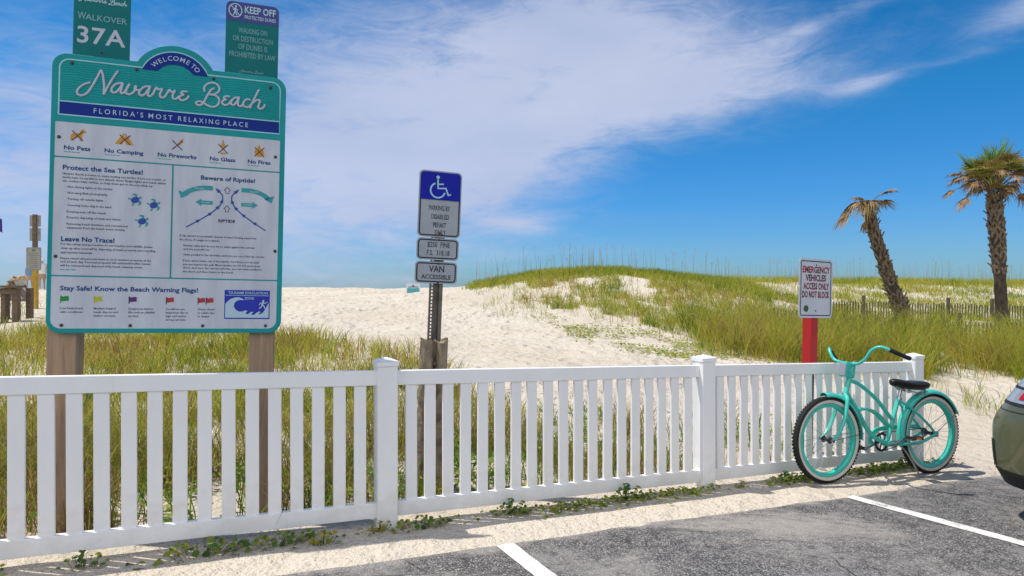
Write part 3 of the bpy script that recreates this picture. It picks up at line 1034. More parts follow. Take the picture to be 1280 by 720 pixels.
# --- turtles
T_ = PN['turtle_panel']
Board().text('Protect the Sea Turtles!', 0.064, 0.457, 0.909, 0.0245, 2, 0.026).build('heading', M_HEAD, T_)
Board().text('Leave No Trace!', 0.064, 0.323, 0.511, 0.0255, 2, 0.026).build('heading', M_HEAD, T_)
tl_lines = (
    ('Navarre Beach is home to many nesting sea turtles. If you see a turtle or', .063, .575, .886),
    ('turtle nest, be careful to not disturb them! Bright lights and beach debris', .063, .575, .866),
    ('can confuse baby turtles, so help them get to the sea safely by:', .063, .509, .846),
    ('Not shining lights at the turtles', .089, .307, .814), ('Not using flash photography', .09, .283, .781), ('Turning off outside lights', .089, .262, .747),
    ('Covering holes dug in the sand', .089, .302, .712), ('Keeping pets off the beach', .088, .278, .676), ('Properly disposing of trash and debris', .088, .350, .644),
    ('Removing beach furniture and recreational', .089, .386, .608), ('equipment from the beach every evening', .089, .372, .587),
    ('For the safety and protection of our beaches and wildlife, please', .063, .515, .495), ('clean up after yourself by disposing of trash properly and recycling', .063, .530, .472), ('appropriate materials.', .063, .218, .449),
    ('Please return all personal items to your vacation property at the', .063, .510, .416), ('end of each day. Personal property left unattended after sunset', .063, .506, .397), ('will be removed and disposed of by beach cleaning crews.', .062, .468, .376))
for i0, i1 in ((0, 3), (3, 4), (4, 5), (5, 6), (6, 7), (7, 8), (8, 9), (9, 11), (11, 14), (14, 17)):
    bt = Board()
    for s, a, b_, v in tl_lines[i0:i1]:
        bt.text(s, a, b_, v - 0.0055, 0.0115, 2, 0.012, 1.0, 1)
    bt.build('text_block', M_BODY, T_)
for (u, v, a) in ((0.421, 0.761, 0.5), (0.516, 0.737, 0.5), (0.459, 0.641, 0.5)):
    fl = Board(); shl = Board()
    def tp(x, z): return (u + x * math.cos(a) - z * math.sin(a), v + x * math.sin(a) + z * math.cos(a))
    shl.poly([tp(*q) for q in ell(0, 0, 0.0215, 0.0175, 16)], 3)
    fl.poly([tp(*q) for q in ell(0.029, 0, 0.0085, 0.0065, 10)], 2)
    for sg in (1, -1):
        fl.poly([tp(0.018, 0.012 * sg), tp(0.024, 0.025 * sg), tp(0.012, 0.036 * sg), tp(-0.005, 0.034 * sg), tp(0.006, 0.028 * sg), tp(0.011, 0.015 * sg)], 2)
        fl.poly([tp(-0.014, 0.012 * sg), tp(-0.022, 0.012 * sg), tp(-0.031, 0.021 * sg), tp(-0.027, 0.026 * sg), tp(-0.016, 0.019 * sg)], 2)
    fl.build('turtle_flippers', M_TEALP, T_)
    shl.build('turtle_shell', M_TURT, T_)

# --- riptide
Q = PN['riptide_panel']
Board().text('Beware of Riptide!', 0.759, 1.055, 0.904, 0.0235, 2, 0.026).build('heading', M_HEAD, Q)
rp_lines = (
    ('A rip current is a powerful channel of water flowing away from', .652, 1.069, .569), ('the shore. If caught in a riptide:', .652, .868, .546),
    ('Remain calm and do not try to swim against the current', .675, 1.062, .512), ('and tire yourself out.', .675, .813, .491),
    ('Swim parallel to the shoreline until you are out of the rip current.', .676, 1.119, .459),
    ('If you cannot swim out of the riptide, let it float you out until', .674, 1.085, .424), ('you are beyond the pull. Most riptides are 50-100 yards from', .674, 1.095, .402),
    ('shore, and once the current subsides, you can swim parallel to', .675, 1.104, .382), ('the shore and then return to the beach.', .675, .949, .36))
for i0, i1 in ((0, 2), (2, 4), (4, 5), (5, 9)):
    bt = Board()
    for s, a, b_, v in rp_lines[i0:i1]:
        bt.text(s, a, b_, v - 0.0055, 0.0115, 2, 0.012, 1.0, 1)
    bt.build('text_block', M_BODY, Q)
Board().text('RIPTIDE', .858, .949, .657, 0.0165, 2, 0.03).build('diagram_caption', M_BODY, Q)
for (u, v) in ((0.903, 0.847), (0.903, 0.737)):
    a_ = [(u, v + 0.02), (u + 0.018, v), (u + 0.009, v), (u + 0.009, v - 0.016), (u - 0.009, v - 0.016), (u - 0.009, v), (u - 0.018, v), (u, v + 0.02)]
    Board().stroke(a_, 0.0035, 2, ends=False).build('outline_arrow', M_BODY, Q)
for sg in (-1, 1):
    def X_(u): return 0.903 + sg * u
    ga = Board(); gb = Board(); gl = Board(); gm = Board()
    # long curved arrow
    cpts = [(X_(0.078), 0.856), (X_(0.13), 0.855), (X_(0.175), 0.845), (X_(0.215), 0.825), (X_(0.232), 0.808)]
    ga.stroke([(p.x, p.y) for p in catmull([(a, b, 0) for a, b in cpts], 6)], 0.026, 2, ends=False)
    ga.poly([(X_(0.203), 0.812), (X_(0.262), 0.832), (X_(0.247), 0.786)], 2)
    gb.stroke([(X_(0.078), 0.769), (X_(0.142), 0.769)], 0.022, 2, ends=False)
    gb.poly([(X_(0.140), 0.790), (X_(0.140), 0.748), (X_(0.170), 0.769)], 2)
    e0, e1 = sorted((X_(0.092), X_(0.138)))
    gl.text('ESCAPE', e0, e1, 0.765, 0.0085, 3, 0.01)
    e0, e1 = sorted((X_(0.125), X_(0.175)))
    gm.text('ESCAPE', e0, e1, 0.8455, 0.0085, 3, 0.01)
    for g_, nm in ((ga, 'escape_arrow'), (gb, 'escape_arrow')): g_.build(nm, M_TEALP, Q)
    for g_ in (gl, gm): g_.build('escape_lettering', M_LETTER2, Q)
    # blue current lines with arrow heads
    cpts = [(X_(0.215), 0.620), (X_(0.133), 0.674), (X_(0.076), 0.717), (X_(0.031), 0.775), (X_(0.028), 0.820), (X_(0.058), 0.853)]
for sg in (-1, 1):
    cu_ = Board()
    cp = [(0.903 + sg * u, v) for u, v in ((0.215, 0.620), (0.133, 0.674), (0.076, 0.717), (0.034, 0.765), (0.026, 0.815), (0.056, 0.850))]
    cc = [(p.x, p.y) for p in catmull([(a, b, 0) for a, b in cp], 8)]
    cu_.stroke(cc, 0.0065, 2)
    for idx in (6, 14, 21, 27, len(cc) - 1):
        a = Vector(cc[idx]); b_ = Vector(cc[max(idx - 3, 0)])
        d_ = (a - b_).normalized(); n_ = Vector((-d_.y, d_.x))
        L_ = 0.026 if idx < len(cc) - 1 else 0.034
        tip = a + d_ * 0.014
        cu_.poly([tuple(tip), tuple(tip - d_ * L_ + n_ * 0.0105), tuple(tip - d_ * L_ - n_ * 0.0105)], 3)
    cu_.build('current_line', M_TURT, Q)

# --- warning flags
G_ = PN['flag_panel']
Board().text('Stay Safe! Know the Beach Warning Flags!', 0.065, 0.758, 0.238, 0.0245, 2, 0.026).build('heading', M_HEAD, G_)
for u, lines in ((0.067, (('Low hazard and', .110), ('calm conditions.', .111))), (0.229, (('Medium hazard', .107), ('levels due to surf', .122), ('and/or currents.', .110))),
                 (0.401, (('Dangerous marine', .124), ('life such as jellyfish', .133), ('spotted.', .053))),
                 (0.591, (('Conditions are', .098), ('hazardous due to', .117), ('high surf and/or', .109), ('strong currents.', .105))),
                 (0.757, (('Water closed', .091), ('to public due', .091), ('to danger.', .067)))):
    bt = Board()
    for k, (s, w_) in enumerate(lines):
        bt.text(s, u, u + w_, 0.1335 - 0.0205 * k, 0.0115, 2, 0.012, 1.0, 1)
    bt.build('flag_text', M_BODY, G_)
for u, c in ((0.068, (0.01, 0.25, 0.045)), (0.229, (0.52, 0.48, 0.012)), (0.401, (0.10, 0.012, 0.14)), (0.591, (0.42, 0.03, 0.03)), (0.757, (0.42, 0.03, 0.03)), (0.801, (0.42, 0.03, 0.03))):
    fm = mat('flag_print', c, 0.5, var=0.08)
    pb = Board().stroke([(u + 0.002, 0.167), (u + 0.002, 0.209)], 0.0045, 3, ends=False).build('flag_pole_print', M_BODY if c[0] not in (0.01, 0.52) else fm, G_)
    Board().poly([(u + 0.002, 0.206), (u + 0.015, 0.203), (u + 0.027, 0.207), (u + 0.040, 0.205), (u + 0.040, 0.179), (u + 0.027, 0.180), (u + 0.015, 0.177), (u + 0.002, 0.178)], 2).build('flag_print', fm, pb)
ts_ = Board().poly([(0.901, 0.084), (1.153, 0.084), (1.153, 0.256), (0.901, 0.256)], 2).build('evacuation_plate', mat('evacuation_blue', (0.010, 0.025, 0.40), 0.4, var=0.1), G_)
ev = Board()
ev.text('TSUNAMI EVACUATION', 0.921, 1.141, 0.2325, 0.0145, 4, 0.014, 1.0, 2).text('ZONE', 1.012, 1.064, 0.2005, 0.0140, 4, 0.014, 1.0, 2)
ev.stroke([(0.906, 0.2245), (1.148, 0.2245)], 0.0028, 3, ends=False)
wave = [(0.906, 0.091), (1.148, 0.091), (1.148, 0.180), (1.143, 0.175), (1.132, 0.150), (1.118, 0.125), (1.108, 0.116), (1.100, 0.112), (1.092, 0.116), (1.096, 0.122), (1.104, 0.124), (1.095, 0.130), (1.080, 0.122), (1.068, 0.110), (1.056, 0.108), (1.050, 0.114), (1.058, 0.120), (1.062, 0.127), (1.048, 0.126), (1.034, 0.114), (1.026, 0.112), (1.018, 0.118), (1.024, 0.126), (1.030, 0.131), (1.016, 0.135), (1.000, 0.128), (0.982, 0.128), (0.962, 0.140), (0.953, 0.158), (0.956, 0.178), (0.968, 0.192), (0.985, 0.198), (1.010, 0.196), (0.998, 0.206), (0.980, 0.213), (0.958, 0.212), (0.938, 0.204), (0.920, 0.190), (0.909, 0.176), (0.906, 0.168)]
ev.poly(wave, 4)
# running figure
ev.poly(ell(1.117, 0.193, 0.006, 0.0065, 10), 4)
ev.stroke([(1.116, 0.186), (1.111, 0.168)], 0.011, 4).stroke([(1.116, 0.182), (1.128, 0.178), (1.138, 0.186)], 0.0052, 4).stroke([(1.113, 0.182), (1.100, 0.180), (1.095, 0.171)], 0.0052, 4)
ev.stroke([(1.111, 0.168), (1.123, 0.160), (1.126, 0.148)], 0.006, 4).stroke([(1.110, 0.166), (1.104, 0.155), (1.096, 0.149)], 0.006, 4)
ev.build('evacuation_print', M_LETTER2, ts_)

# screws
for (u, v) in ((0.096, 1.505), (0.413, 1.509), (0.815, 1.506), (1.13, 1.490), (0.042, 1.087), (1.167, 1.071), (0.040, 0.425), (1.177, 0.497), (0.076, 0.044), (0.411, 0.043), (0.786, 0.042), (1.132, 0.043)):
    mb = MB()
    M4 = Matrix.Translation((u - BW / 2, F0 - 0.001, v - BASE_V)) @ Matrix.Rotation(math.radians(90), 4, 'X')
    mb.lathe([(0.0001, 0.008), (0.005, 0.0075), (0.0085, 0.005), (0.0095, 0.001), (0.0095, -0.003)], 12, M4)
    mb.build('screw', M_SCREW, board, smooth=True)

for u in (0.068, 1.110):
    mb = MB()
    mb.box((u - BW / 2, 0.047, (ZB + 1.45 - 0.35) / 2), (0.142, 0.148, ZB + 1.45 + 0.35))
    mb.build('post', M_POSTW, board, bevel=0.006)


def plate_sign(name, label, cat, u0, u1, v0, v1, dep, m, r):
    """small board fixed above the welcome board on its own channel"""
    base = bpt((u0 + u1) / 2, v0, dep)
    o = thing(name, base, label, cat, rot=BM.to_euler())
    w, h = u1 - u0, v1 - v0
    p = MB(); p.prism(rrect(-w / 2, 0, w / 2, h, r, 5), -0.006, 0.0)
    plate = p.build('plate', m, o)
    c = MB(); c.box((0, 0.017, 0.02), (0.05, 0.03, h * 2 - 0.3)); c.build('channel', M_SCREW, o)
    return o, w, h, plate

M_TEALD = mat('dark_teal_plate', (0.006, 0.17, 0.17), rough=0.55, spec=0.15, var=0.1)
o, w, h, pl_ = plate_sign('walkover_sign', 'tall teal number plate reading 37A, behind the top left of the welcome board', 'sign', 0.080, 0.3625, 1.50, 2.02, 0.06, M_TEALD, 0.012)
lt = MB()
add_text(lt, 'W', -0.121, -0.080, 0.277, 0.040, -0.0075, 0.004)
add_text(lt, 'ALKOVER', -0.083, 0.124, 0.277, 0.033, -0.0075, 0.004)
lt.build('walkover_lettering', mat('faded_teal_print', (0.20, 0.42, 0.46), 0.5, var=0.05), o)
lt = MB(); add_text(lt, '37A', -0.121, 0.119, 0.145, 0.090, -0.0075, 0.015, 1.05, 4)
lt.build('number_lettering', M_LETTER, o)
lt = MB()
for st in SCRIPT:
    pts = [(p.x, p.y) for p in catmull([((u - 0.612) * 0.245 + 0.002, (v - 1.34) * 0.245 + 0.380, 0) for u, v in st], 5)]
    ribbon(lt, pts, 0.004, -0.0075)
lt.build('script_lettering', M_LETTER2, o)
for z in (0.1, 0.52):
    s_ = MB(); s_.lathe([(0.0001, 0.006), (0.006, 0.004), (0.007, 0)], 10, Matrix.Translation((0, -0.006, z)) @ Matrix.Rotation(math.radians(90), 4, 'X')); s_.build('screw', M_SCREW, o)

o, w, h, pl_ = plate_sign('dune_warning_sign', 'teal and blue keep off the dunes plate behind the top right of the welcome board', 'sign', 0.868, 1.168, 1.50, 2.008, 0.06, M_TEALD, 0.035)
hb = MB(); poly(hb, rrect(-w / 2 + 0.001, h - 0.119, w / 2 - 0.001, h - 0.001, 0.034, 5, (0, 0, 1, 1)), -0.0072)
hb_ = hb.build('header', mat('deep_blue_header', (0.016, 0.026, 0.22), 0.4, var=0.08), o)
lt = MB()
add_text(lt, 'KEEP OFF', -0.046, 0.132, h - 0.062, 0.040, -0.0082, 0.022)
add_text(lt, 'PROTECTED DUNES', -0.046, 0.132, h - 0.098, 0.021, -0.0082, 0.012)
cx_, cz_ = -0.098, h - 0.055
ribbon(lt, ell(cx_, cz_, 0.036, 0.040, 28) + ell(cx_, cz_, 0.036, 0.040, 28)[:1], 0.006, -0.0082)
ribbon(lt, [(cx_ - 0.025, cz_ + 0.028), (cx_ + 0.025, cz_ - 0.028)], 0.005, -0.0084)
poly(lt, ell(cx_ + 0.002, cz_ + 0.024, 0.006, 0.0065, 10), -0.0082)
for seg in ([(cx_, cz_ + 0.014), (cx_ - 0.002, cz_ - 0.006)], [(cx_, cz_ + 0.013), (cx_ - 0.012, cz_ + 0.002)], [(cx_, cz_ + 0.013), (cx_ + 0.012, cz_ + 0.001)],
            [(cx_ - 0.002, cz_ - 0.006), (cx_ + 0.008, cz_ - 0.027)], [(cx_ - 0.002, cz_ - 0.006), (cx_ - 0.010, cz_ - 0.028)]):
    ribbon(lt, seg, 0.006, -0.0082)
lt.build('header_lettering', M_LETTER2, hb_)
lt = MB()
for s, z, a, b_ in (('WALKING ON', 0.321, -0.078, 0.084), ('OR DESTRUCTION', 0.270, -0.110, 0.117), ('OF DUNES IS', 0.222, -0.078, 0.087), ('PROHIBITED BY LAW', 0.173, -0.127, 0.134)):
    add_text(lt, s, a, b_, z, 0.031, -0.0075, 0.006)
M_FPP = mat('faded_plate_print', (0.17, 0.38, 0.40), 0.5, var=0.05)
lt.build('warning_lettering', M_FPP, o)
lt = MB()
for st in SCRIPT:
    pts = [(p.x, p.y) for p in catmull([((u - 0.612) * 0.14, (v - 1.34) * 0.14 + 0.080, 0) for u, v in st], 5)]
    ribbon(lt, pts, 0.0022, -0.0075)
lt.build('script_lettering', M_FPP, o)

# ------------------------------------------------------------------ accessible parking sign
M_GALV = mat('galvanised_steel', (0.20, 0.175, 0.14), rough=0.5, metal=0.75, var=0.35, vscale=12, bump=0.15)
M_SIGNW = mat('faded_sign_face', (0.36, 0.39, 0.42), rough=0.4, var=0.12, vscale=6)
M_BLACK = mat('black_print', (0.012, 0.012, 0.014), rough=0.5, var=0.2)
M_WORN = mat('worn_black_print', (0.012, 0.012, 0.016), rough=0.6, col2=(0.15, 0.16, 0.17), vscale=30)
M_PBLUE = mat('parking_blue', (0.010, 0.016, 0.36), spec=0.15, rough=0.45, var=0.1)
M_SYMB = mat('pale_symbol', (0.36, 0.62, 0.72), rough=0.4, var=0.05)
M_CONC = mat('rough_concrete', (0.30, 0.235, 0.155), rough=0.95, col2=(0.12, 0.09, 0.06), vscale=9, bump=1.0, bscale=35)
YAW = math.radians(18)
px_, py_ = -0.603, 4.60
sg_ = thing('accessible_parking_sign', (px_, py_, float(plane_z(px_, py_)) - 0.02), 'three stacked parking plates with blue wheelchair symbol on a steel post in broken concrete', 'sign',
            rot=(Matrix.Rotation(YAW, 3, 'Z') @ Matrix.Rotation(math.radians(2.3), 3, 'Y')).to_euler())
Z0 = sg_.location.z
# perforated U-channel: two flanges and a recessed web
mb = MB()
za, zb = 0.9, 2.28
for sx in (-1, 1):
    mb.box((sx * 0.044, 0.012, (za + zb) / 2), (0.006, 0.03, zb - za))
mb.box((0.014, 0.028, (za + zb) / 2), (0.054, 0.004, zb - za))
mb.box((0.034, -0.002, (za + zb) / 2), (0.026, 0.004, zb - za))
mb.box((-0.0405, -0.002, (za + zb) / 2), (0.009, 0.004, zb - za))
mb.box((-0.0215, -0.002, (za + zb) / 2), (0.009, 0.004, zb - za))
z = za
while z < zb:
    mb.box((-0.031, -0.002, z), (0.0102, 0.0036, 0.0105)); z += 0.0254
mb.build('post', M_GALV, sg_)


def sign_plate(parent, name, w, h, zc, m, border=None, r=0.03, y=-0.012, xo=0.0, roll=0.0):
    mb = MB(); mb.prism([(x + xo, z + zc) for x, z in rrect(-w / 2, -h / 2, w / 2, h / 2, r, 6)], y - 0.003, y)
    pl = mb.build(name, m, parent)
    if border:
        i, bw = border
        b = MB()
        o_ = rrect(-w / 2 + i, -h / 2 + i, w / 2 - i, h / 2 - i, r - i * 0.6, 6)
        o_ = [(x + xo, z + zc) for x, z in o_]
        ribbon(b, o_ + o_[:2], bw, y - 0.0042, None, False)
        b.build('border', M_BLACK, pl)
    return pl


AZ = 0.605 - Z0; FZ = 0.281 - Z0; VZ = 0.112 - Z0
ac = sign_plate(sg_, 'accessible_plate', 0.312, 0.478, AZ, M_SIGNW, (0.014, 0.009), 0.032)
bl = MB(); poly(bl, [(x, z + AZ) for x, z in rrect(-0.146, 0.03, 0.146, 0.228, 0.026, 5, (0, 0, 1, 1))], -0.0205 + 0.0005)
bp_ = bl.build('blue_panel', M_PBLUE, ac)
sy = MB()
Zs = AZ + 0.13
D_ = -0.0215
poly(sy, ell(-0.022, Zs + 0.062, 0.0125, 0.0135, 14), D_)
ribbon(sy, [(-0.022, Zs + 0.045), (-0.0195, Zs - 0.018), (0.038, Zs - 0.014), (0.058, Zs - 0.064), (0.076, Zs - 0.055)], 0.013, D_, None, False)
ribbon(sy, [(-0.020, Zs + 0.012), (0.022, Zs + 0.015)], 0.010, D_, None, False)
ribbon(sy, [(-0.020 + 0.053 * math.cos(math.radians(a)), Zs - 0.032 + 0.053 * math.sin(math.radians(a))) for a in range(112, 352, 8)], 0.0115, D_, None, False)
sy.build('wheelchair_symbol', M_SYMB, bp_)
lt = MB()
for s, z, a, b_ in (('PARKING BY', -0.045, -0.078, 0.075), ('DISABLED', -0.107, -0.060, 0.070), ('PERMIT', -0.167, -0.045, 0.052), ('ONLY', -0.220, -0.030, 0.050)):
    add_text(lt, s, a, b_, AZ + z, 0.033, -0.0165, 0.02)
lt.build('permit_lettering', M_WORN, ac)
fi = sign_plate(sg_, 'fine_plate', 0.308, 0.158, FZ, M_SIGNW, (0.014, 0.009), 0.030, xo=-0.003)
lt = MB(); add_text(lt, '$250  FINE', -0.078, 0.084, FZ + 0.014, 0.036, -0.0165, 0.006); add_text(lt, 'F.S.  318.18', -0.082, 0.084, FZ - 0.045, 0.036, -0.0165, 0.006)
lt.build('fine_lettering', M_BLACK, fi)
va = sign_plate(sg_, 'van_plate', 0.308, 0.158, VZ, M_SIGNW, (0.014, 0.009), 0.030, xo=-0.008)
lt = MB(); add_text(lt, 'VAN', -0.062, 0.050, VZ + 0.004, 0.044, -0.0165, 0.018); add_text(lt, 'ACCESSIBLE', -0.115, 0.100, VZ - 0.047, 0.031, -0.0165, 0.012)
lt.build('van_lettering', M_BLACK, va)
for z in (AZ + 0.19, AZ - 0.212, FZ + 0.066, VZ + 0.064, VZ - 0.07):
    s_ = MB(); s_.lathe([(0.0001, 0.007), (0.006, 0.005), (0.008, 0)], 10, Matrix.Translation((0.005, -0.015, z)) @ Matrix.Rotation(math.radians(90), 4, 'X')); s_.build('bolt', M_SCREW, sg_, smooth=True)


cb = MB(); NA, NZ = 72, 44
vs = []
for j in range(NZ + 1):
    f = j / NZ
    z = -0.25 + 1.36 * f
    a0 = math.radians(-97 + 16 * (float(vnoise(np.array(z * 9.0), np.array(1.3), 5)) - 0.5) + 10 * f)
    hw = math.radians(4 + 17 * float(sstep(np.array(f), 0.45, 1.0)))
    for i in range(NA):
        a = 2 * math.pi * i / NA
        da = (a - a0 + math.pi) % (2 * math.pi) - math.pi
        sq = 1 / max(abs(math.cos(a)), abs(math.sin(a))) ** 0.45
        r = 0.098 * sq * (1 + 0.07 * (float(fbm(np.array(math.cos(a) * 2.2 + 7), np.array(math.sin(a) * 2.2 + z * 4.0), 13, 4)) - 0.5))
        cut = 1 - float(sstep(np.array(abs(da) / hw), 0.45, 1.0))
        r *= 1 - 0.62 * cut * float(sstep(np.array(f), 0.35, 0.5))
        top = 0.045 * float(sstep(np.array(f), 0.9, 1.0)) * (float(vnoise(np.array(math.cos(a) * 2.5 + 3), np.array(math.sin(a) * 2.5), 8)) - 0.8)
        vs.append((r * math.cos(a), r * math.sin(a), z + top))
fs = [(j * NA + i, j * NA + (i + 1) % NA, (j + 1) * NA + (i + 1) % NA, (j + 1) * NA + i) for j in range(NZ) for i in range(NA)]
vs += [(r_ * math.cos(2 * math.pi * i / NA) * 0.098, r_ * math.sin(2 * math.pi * i / NA) * 0.098, 1.085 + rnd.uniform(-.012, .012)) for r_ in (0.55,) for i in range(NA)]
fs += [(NZ * NA + i, NZ * NA + (i + 1) % NA, (NZ + 1) * NA + (i + 1) % NA, (NZ + 1) * NA + i) for i in range(NA)]
fs.append(tuple((NZ + 1) * NA + i for i in range(NA)))
cb.add(vs, fs)
cb.build('concrete_base', M_CONC, sg_, smooth=True, sharp=50)
rb = MB()
for k in range(7):
    rb.lathe([(0.0001, -0.022), (0.016, -0.015), (0.021, 0), (0.014, 0.015), (0.0001, 0.02)], 7, Matrix.Translation((-0.010 + rnd.uniform(-.01, .01), -0.062 + rnd.uniform(-.008, .008), 0.62 + 0.062 * k)) @ Matrix.Rotation(k, 4, 'Y'))
rb.build('concrete_rubble', mat('dark_rubble', (0.12, 0.105, 0.085), 0.95, var=0.5, bump=0.8), sg_)

# ------------------------------------------------------------------ emergency vehicles sign
ex, ey = 2.885, 6.13
em = thing('emergency_access_sign', (ex, ey, float(plane_z(ex, ey)) - 0.02), 'white do not block emergency access plate on a bright red post behind the fence', 'sign',
           rot=(Matrix.Rotation(math.radians(27), 3, 'Z') @ Matrix.Rotation(math.radians(1.7), 3, 'Y')).to_euler())
M_RED = mat('red_painted_post', (0.46, 0.008, 0.006), rough=0.45, col2=(0.36, 0.012, 0.012), vscale=7, bump=0.1)
M_WHT = mat('white_sign_face', (0.56, 0.57, 0.61), rough=0.35, var=0.08, vscale=5)
EZ = -0.004 - em.location.z
zr_ = 0.80
mb = MB(); mb.box((0.0, 0.062, (EZ + 0.2 + zr_) / 2), (0.098, 0.098, EZ + 0.2 - zr_)); mb.build('post_sleeve', M_RED, em, bevel=0.005)
mb = MB(); mb.box((0.0, 0.062, (zr_ - 0.4) / 2), (0.062, 0.062, zr_ + 0.4)); mb.build('post', mat('dark_lower_post', (0.055, 0.035, 0.028), 0.8, var=0.3), em)
w_, h_ = 0.472, 0.566
ep = sign_plate(em, 'plate', w_, h_, EZ, M_WHT, None, 0.035, y=0.010)
b = MB(); o_ = [(x, z + EZ) for x, z in rrect(-w_ / 2 + 0.024, -h_ / 2 + 0.024, w_ / 2 - 0.024, h_ / 2 - 0.024, 0.014, 5)]
ribbon(b, o_ + o_[:2], 0.009, 0.0055, None, False); b.build('border', M_BODY, ep)
M_REDBLK = mat('half_peeled_lettering', (0.022, 0.012, 0.016), rough=0.5, col2=(0.40, 0.025, 0.015), vscale=16)
lt = MB()
for s, z, a, b_ in (('EMERGENCY', 0.150, -0.192, 0.196), ('VEHICLES', 0.072, -0.150, 0.142), ('ACCESS ONLY', -0.008, -0.178, 0.186), ('DO NOT BLOCK', -0.088, -0.192, 0.196)):
    add_text(lt, s, a, b_, EZ + z, 0.058, 0.0055, 0.03)
lt.build('block_lettering', M_REDBLK, ep)
st_ = MB(); poly(st_, ell(-0.135, EZ - 0.195, 0.034, 0.032, 14), 0.0052); st_.build('round_sticker', mat('dark_green_sticker', (0.012, 0.05, 0.045), 0.4, col2=(0.03, 0.10, 0.03), vscale=30), ep)
for z in (0.225, -0.215):
    s_ = MB(); s_.lathe([(0.0001, 0.006), (0.006, 0.004), (0.008, 0)], 10, Matrix.Translation((0, 0.006, EZ + z)) @ Matrix.Rotation(math.radians(90), 4, 'X')); s_.build('bolt', M_SCREW, em, smooth=True)

# ------------------------------------------------------------------ bicycle
M_BIKE = mat('turquoise_enamel', (0.045, 0.58, 0.46), rough=0.28, col2=(0.06, 0.49, 0.40), vscale=11, coat=0.4)
M_TYRE = mat('black_rubber', (0.013, 0.013, 0.013), rough=0.8, var=0.3, vscale=30)
M_WALL = mat('cream_sidewall', (0.62, 0.60, 0.52), rough=0.6, var=0.12, vscale=20)
M_CHROME = mat('dull_chrome', (0.52, 0.52, 0.54), rough=0.25, metal=0.95, var=0.2)
M_SADD = mat('black_vinyl', (0.013, 0.012, 0.012), rough=0.38, var=0.2)
M_DARK = mat('dark_steel', (0.05, 0.05, 0.055), rough=0.45, metal=0.7, var=0.3)
ax_ = Vector((-0.9329, -0.3582, 0.0364)); nn_ = Vector((0.3592, -0.9329, 0.0262)); up_ = Vector((0.0246, 0.0375, 0.999))
up_ = ax_.cross(nn_).normalized(); nn_ = up_.cross(ax_).normalized(); ax_.normalize()
BMAT = Matrix((ax_, nn_, up_)).transposed()
bike = thing('bicycle', (3.6184, 5.5454, -1.6047), 'turquoise cruiser bicycle with cream-walled tyres, parked against the fence', 'bicycle', rot=BMAT.to_euler())
WR, WB = 0.345, 1.18


def wheel(cx, knobs):
    M = Matrix.Translation((cx, 0, WR)) @ Matrix.Rotation(math.radians(-90), 4, 'X')
    def ring(prof, n=64):
        mb = MB(); mb.lathe(prof, n, M, closed=True); return mb
    rim = ring([(0.262, -0.017), (0.266, -0.021), (0.290, -0.021), (0.294, -0.016), (0.288, 0), (0.294, 0.016), (0.290, 0.021), (0.266, 0.021), (0.262, 0.017), (0.270, 0)]).build('wheel', M_BIKE, bike, smooth=True, sharp=50)
    ty = ring([(0.287, -0.019), (0.300, -0.0235), (0.318, -0.0255), (0.332, -0.0215), (0.340, -0.012), (0.343, 0), (0.340, 0.012), (0.332, 0.0215), (0.318, 0.0255), (0.300, 0.0235), (0.287, 0.019)])
    nk = 76
    for k in range(nk):
        for row, (yo, ro) in enumerate(((-0.0165, 0.3375), (0.0, 0.3425), (0.0165, 0.3375))):
            a = 2 * math.pi * (k + 0.5 * (row % 2)) / nk
            R4 = M @ Matrix.Rotation(a, 4, 'Z') @ Matrix.Translation((ro, 0, yo))
            ty.box(R4.translation, (0.007, 0.016, 0.012), R4.to_3x3())
    ty.build('tyre', M_TYRE, rim, smooth=True, sharp=35)
    for sg in (-1, 1):
        mb = MB(); mb.lathe([(0.2935, sg * 0.0215), (0.300, sg * 0.0247), (0.310, sg * 0.0263), (0.3185, sg * 0.0265)], 64, M); mb.build('sidewall', M_WALL, rim, smooth=True)
    sp = MB()
    for k in range(36):
        sg = 1 if k % 2 else -1
        a = 2 * math.pi * k / 36; b_ = a + (0.55 if (k // 2) % 2 else -0.55)
        p0 = M @ Vector((0.021 * math.cos(b_), 0.021 * math.sin(b_), sg * 0.032)); p1 = M @ Vector((0.266 * math.cos(a), 0.266 * math.sin(a), sg * 0.004))
        sp.tube([p0, p1], 0.0012, 4, cap=False)
    sp.build('spokes', M_CHROME, rim)
    hb = MB(); hb.lathe([(0.0001, -0.062), (0.008, -0.062), (0.008, -0.048), (0.013, -0.046), (0.026, -0.036), (0.026, -0.030), (0.014, -0.026), (0.014, 0.026), (0.026, 0.030), (0.026, 0.036), (0.013, 0.046), (0.008, 0.048), (0.008, 0.062), (0.0001, 0.062)], 18, M)
    hb.build('hub', M_DARK, rim, smooth=True)
    return rim
w1 = wheel(0.0, False); w2 = wheel(WB, True)
# reflector in the front wheel
mb = MB(); mb.box((WB + 0.05, 0.006, 0.115), (0.075, 0.010, 0.022), Matrix.Rotation(math.radians(-12), 3, 'Y')); mb.build('reflector', M_WALL, w2, bevel=0.004)

